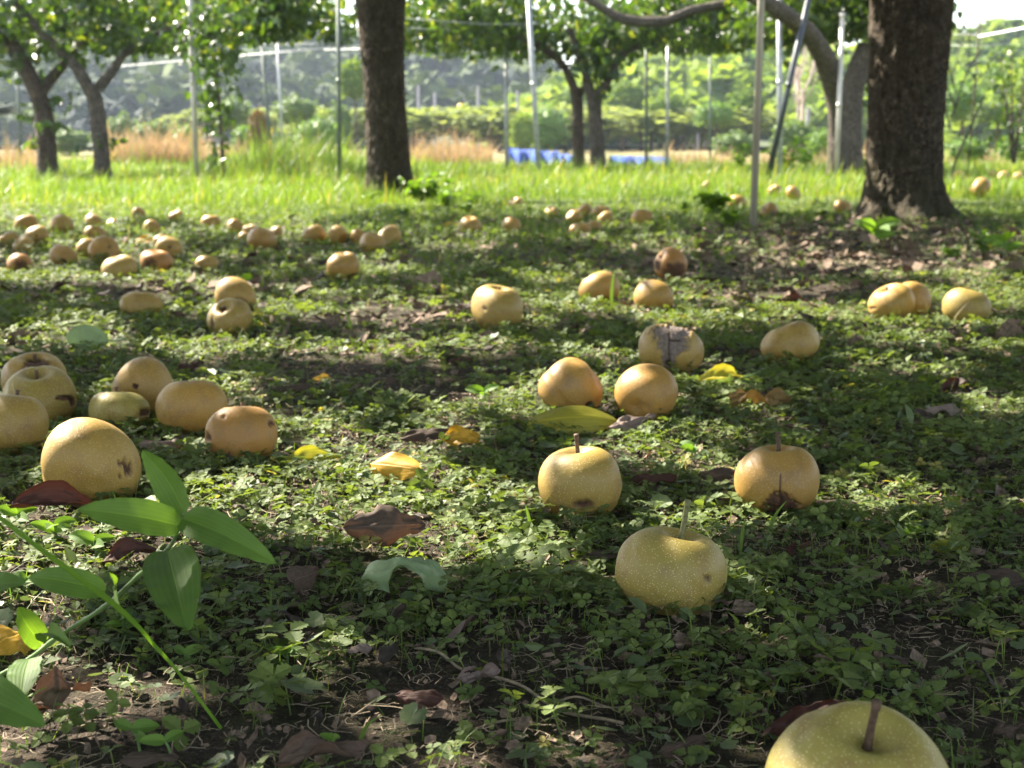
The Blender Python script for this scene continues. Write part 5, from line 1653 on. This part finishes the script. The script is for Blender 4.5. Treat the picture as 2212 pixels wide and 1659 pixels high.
def leaf_cloud(e, foot, N, xr, yr, zr, size, seed, bottom=None, shoots=()):
    r = np.random.default_rng(seed)
    x = r.uniform(*xr, N); y = r.uniform(*yr, N); z = zr[0] + (zr[1] - zr[0]) * r.uniform(0, 1, N) ** 1.3
    cl = vn(x, y + z * 2, .45, seed) * .6 + vn(x + z, y, 1.1, seed + 1) * .4
    keep = cl > .45
    zb = zr[0] + .25 * (vn(x, y * .6, .9, seed + 2) - .4)
    keep &= z > zb
    # nothing grows where the ends of the slab would be cut square
    ex = np.minimum((x - xr[0]), (xr[1] - x)) / .8
    keep &= r.uniform(0, 1, N) < np.clip(ex, 0, 1) + .1
    P_ = np.stack([x, y, z], 1)[keep]
    for (sx_, sy_, sd_, sw, sh, n_) in shoots:
        c_ = pt(sx_, sy_, sd_)
        P_ = np.vstack([P_, c_ + r.normal(0, 1, (n_, 3)) * [sw * sd_ / F, .25, sh * sd_ / F]])
    n = len(P_)
    a = Acc()
    inst(a, clV, clF, P_ - foot, rots(r.uniform(0, 6.3, n), r.normal(-.35, .6, n), r.normal(0, .6, n)), size * r.uniform(.7, 1.25, n), np.clip(r.normal(.5, .28, n), 0, 1))
    link('crown', a.mesh('crown'), M_canopy, e)


e, f_ = far_tree((105, 385), 19, [('trunk', [(106, 385, 0), (100, 320, 0), (92, 240, 0), (62, 160, 0), (20, 90, 0), (-20, 40, 0)], [26, 21, 20, 17, 14, 10]), ('limb', [(88, 200, 0), (120, 160, .2), (160, 110, .5), (190, 60, .8)], [13, 11, 9, 7])], 'leaning brown fruit tree at the far left', M_bark_far)
leaf_cloud(e, f_, 10500, (-7.6, -4.6), (18.8, 23.6), (1.85, 2.75), .15, 21, shoots=[(60, 120, 19, 40, 22, 90), (95, 280, 18.9, 22, 26, 34), (30, 60, 19, 40, 30, 80), (130, 210, 19, 16, 14, 14), (10, 150, 19, 22, 12, 26)])
e, f_ = far_tree((222, 385), 18.5, [('trunk', [(224, 388, 0), (218, 320, 0), (207, 230, 0), (195, 185, 0)], [21, 17, 17, 16]), ('limb', [(196, 200, 0), (165, 145, 0), (120, 100, 0), (70, 50, 0), (30, 0, 0)], [14, 11, 10, 9, 8]), ('limb', [(212, 190, 0), (245, 150, 0), (270, 115, 0), (330, 80, .3), (400, 50, .6)], [12, 10, 9, 8, 6])], 'grey forked fruit tree second from the left', M_bark_grey)
leaf_cloud(e, f_, 12000, (-4.8, -2.2), (18.4, 23.4), (2.0, 2.8), .15, 22, shoots=[(240, 90, 18.6, 50, 16, 90), (150, 100, 18.6, 30, 20, 60), (240, 290, 18.4, 14, 18, 14), (330, 90, 18.6, 40, 12, 60)])
# leafy climber on a thin stem
e = empty('climbing_vine', gp(484, 392))
org3 = np.array(e.location)
a = Acc(); a.add(*tube(spline([pt(484, 392, 17), pt(478, 300, 17), pt(472, 220, 17), pt(466, 140, 17), pt(450, 60, 17), pt(440, -20, 17)], 6), np.linspace(.026, .014, 31), 9, rough=.4, vcell=.1))
link('stem', a.mesh('stem', True, origin=org3), M_bark, e)
r = np.random.default_rng(9)
P_ = []
for (sx_, sy_, sw, sh, n_) in [(440, 95, 30, 30, 120), (470, 150, 24, 28, 80), (455, 210, 16, 30, 50), (480, 260, 16, 24, 34), (462, 320, 10, 24, 20), (430, 30, 36, 26, 120), (500, 110, 16, 20, 40), (495, 60, 30, 26, 90), (520, 30, 40, 24, 90)]:
    P_.append(np.array([pt(sx_ + r.normal(0, sw), sy_ + r.normal(0, sh), 17 + r.normal(0, .25)) for _ in range(n_)]))
P_ = np.vstack(P_); n = len(P_)
a = Acc(); inst(a, clV, clF, P_ - org3, rots(r.uniform(0, 6.3, n), r.normal(-.8, .5, n), r.normal(0, .5, n)), .115 * r.uniform(.7, 1.2, n), np.clip(r.normal(.5, .28, n), 0, 1))
link('leaves', a.mesh('leaves'), M_canopy, e)
tag(e, 'leafy climber hanging down a thin twisted stem beside the left steel pole', 'vine')
# paired trunks in the middle
e, f_ = far_tree((1252, 372), 24, [('trunk', [(1252, 374, 0), (1249, 300, 0), (1247, 230, 0), (1243, 190, 0)], [15, 12, 12, 12]), ('limb', [(1244, 200, 0), (1222, 150, 0), (1190, 115, -.2), (1140, 88, -.4), (1080, 70, -.5)], [9, 8, 8, 7, 5]), ('limb', [(1250, 215, 0), (1262, 185, .1), (1275, 150, .3)], [7, 6, 5])], 'left and darker one of the paired trunks in the middle', M_bark_far)
leaf_cloud(e, f_, 9000, (-2.4, 1.2), (23.7, 29), (2.05, 3.0), .16, 23, shoots=[(1215, 110, 24, 50, 18, 150), (1180, 70, 24, 60, 24, 120)])
e, f_ = far_tree((1292, 372), 23.6, [('trunk', [(1294, 374, 0), (1289, 300, 0), (1284, 235, 0), (1284, 205, 0)], [19, 15, 15, 16]), ('limb', [(1280, 215, 0), (1265, 160, 0), (1248, 110, 0), (1228, 60, 0)], [12, 9, 8, 7]), ('limb', [(1290, 210, 0), (1312, 175, 0), (1340, 125, 0), (1372, 102, 0), (1430, 90, .2)], [12, 9, 8, 7, 5]), ('limb', [(1660, -30, -1.3), (1600, 0, -1.3), (1500, 22, -1.3), (1430, 46, -1.3), (1350, 42, -1.3), (1290, 10, -1.3), (1235, -25, -1.3)], [7, 9, 10, 11, 9, 7])], 'right and paler one of the paired trunks, forked wide', M_bark_grey)
leaf_cloud(e, f_, 12500, (.9, 5.4), (23.4, 29), (2.10, 3.0), .16, 24, shoots=[(1290, 125, 23.6, 34, 22, 130), (1300, 160, 23.6, 16, 20, 40), (1370, 80, 23.6, 50, 14, 120)])
# leaning twin trunks on the right
e, f_ = far_tree((1812, 368), 20, [('trunk', [(1808, 372, -.4), (1810, 300, -.4), (1808, 230, -.5), (1794, 160, -.8), (1766, 100, -1.2), (1728, 55, -1.6), (1670, 15, -2), (1610, -20, -2.2)], [24, 21, 22, 22, 21, 19, 17, 15]), ('trunk', [(1838, 372, .3), (1836, 300, .3), (1838, 230, .3), (1848, 170, .3), (1872, 100, .3)], [28, 25, 25, 24, 22])], 'fruit tree with leaning twin trunks left of the thick right trunk', M_bark_grey)
leaf_cloud(e, f_, 9500, (3.1, 6.0), (20.0, 24.0), (2.0, 2.9), .15, 25, shoots=[(1735, 90, 21, 30, 20, 30), (1670, 60, 21, 40, 24, 90), (1850, 80, 21.2, 30, 30, 50), (1880, 180, 21, 14, 30, 24)])
# sparse shoots at the right edge
e = empty('young_tree', gp(2190, 352))
org4 = np.array(e.location)
a = Acc()
for (x0, x1) in ((2190, 2160), (2195, 2215), (2188, 2185)):
    a.add(*tube(spline([pt(2190, 352, 22), pt((x0 + x1) / 2, 240, 22), pt(x1, 120, 22)], 6), np.linspace(.03, .008, 13), 7))
link('trunk', a.mesh('trunk', True, origin=org4), M_bark_far, e)
P_ = np.array([pt(2180 + r.normal(0, 38), r.uniform(95, 330), 22 + r.normal(0, .5)) for _ in range(420)])
n = len(P_)
a = Acc(); inst(a, clV, clF, P_ - org4, rots(r.uniform(0, 6.3, n), r.normal(-.4, .6, n), r.normal(0, .6, n)), .09 * r.uniform(.7, 1.2, n), np.clip(r.normal(.55, .3, n), 0, 1))
link('crown', a.mesh('crown'), M_canopy, e)
tag(e, 'sparse leafy young tree at the right edge', 'tree')


# ------------------------------------------------------------------ leafy weeds
def weed(x, y, hpx, nst, lsz, seed, lab, d=None, mat=M_weed):
    rk = np.random.default_rng(seed)
    g0 = gp(x, y); g0[2] = float(gh(g0[0], g0[1]))
    dd = (g0 - c0) @ cf
    H = hpx * dd / F
    e = empty('leafy_weed', g0)
    a, b = Acc(), Acc()
    for q in range(nst):
        an = rk.uniform(0, 6.3); sp_ = rk.uniform(.2, .8) * H
        top = np.array([math.cos(an) * sp_, math.sin(an) * sp_, H * rk.uniform(.5, 1)])
        S_ = spline([(0, 0, -.01), top * [.3, .3, .6], top], 5)
        a.add(*tube(S_, np.linspace(.004, .002, len(S_)), 5))
        k = 9
        idx = rk.integers(3, len(S_), k)
        inst(b, clV, clF, S_[idx], rots(rk.uniform(0, 6.3, k), rk.normal(.1, .4, k), rk.normal(0, .4, k)), lsz * dd / F * rk.uniform(.6, 1.2, k), rk.uniform(0, 1, k))
    link('stems', a.mesh('stems', True), M_daystem, e)
    link('leaves', b.mesh('leaves'), mat, e)
    tag(e, lab, 'weed', 'leafy weeds in the orchard')


WD = [(910, 445, 74, 12, 24, 'bright leafy weed at the right foot of the thick left trunk'), (960, 450, 44, 10, 18, 'low leafy weed right of the thick left trunk'), (800, 440, 26, 6, 16, 'small weed at the left foot of the thick left trunk'),
      (1540, 470, 60, 12, 24, 'dark leafy weed left of the nearest steel pole'), (1575, 490, 34, 7, 20, 'second dark leafy weed close to the nearest steel pole'), (1480, 462, 22, 6, 16, 'low dark weed left of the dark leafy pair'),
      (1700, 372, 78, 10, 20, 'tall bright weed behind the black prop pole'), (1740, 365, 60, 8, 18, 'bright weed between the black prop and the twin trunks'), (1600, 372, 62, 9, 16, 'bright weed left of the nearest steel pole top grass'),
      (1910, 520, 50, 8, 16, 'grey-green weed in front of the thick right trunk'), (2130, 545, 50, 7, 16, 'weed in the shade near the right edge'), (1860, 380, 60, 8, 18, 'leafy weed just left of the thick right trunk'), (870, 470, 20, 7, 14, 'low weeds below the thick left trunk'), (1020, 445, 26, 7, 15, 'low bright weed in the middle grass'), (2060, 560, 40, 7, 15, 'weed between the thick right trunk and the right edge'), (1010, 462, 22, 7, 13, 'low weed behind the orange leaf')]
for k, (x_, y_, h_, n_, l_, lb) in enumerate(WD):
    weed(x_, y_, h_, n_, l_, 500 + k, lb)


# ------------------------------------------------------------------ air
hz = NT('hazy_air')
vol = hz.n('VolumePrincipled', {'Color': (.72, .84, 1.0), 'Density': .00028, 'Anisotropy': .3})
hz.t.links.new(vol.outputs[0], hz.out.inputs['Volume'])
bx0, bx1, by0, by1, bz0, bz1 = -330., 330., -6., 340., -2.5, 42.
HV = np.array([(x, y, z) for z in (bz0, bz1) for y in (by0, by1) for x in (bx0, bx1)])
HF = np.array([[0, 2, 3, 1], [4, 5, 7, 6], [0, 1, 5, 4], [2, 6, 7, 3], [0, 4, 6, 2], [1, 3, 7, 5]])
o = link('haze', mesh('haze', HV, HF), hz.m)
tag(o, 'thin bluish haze in the valley air', kind='stuff')
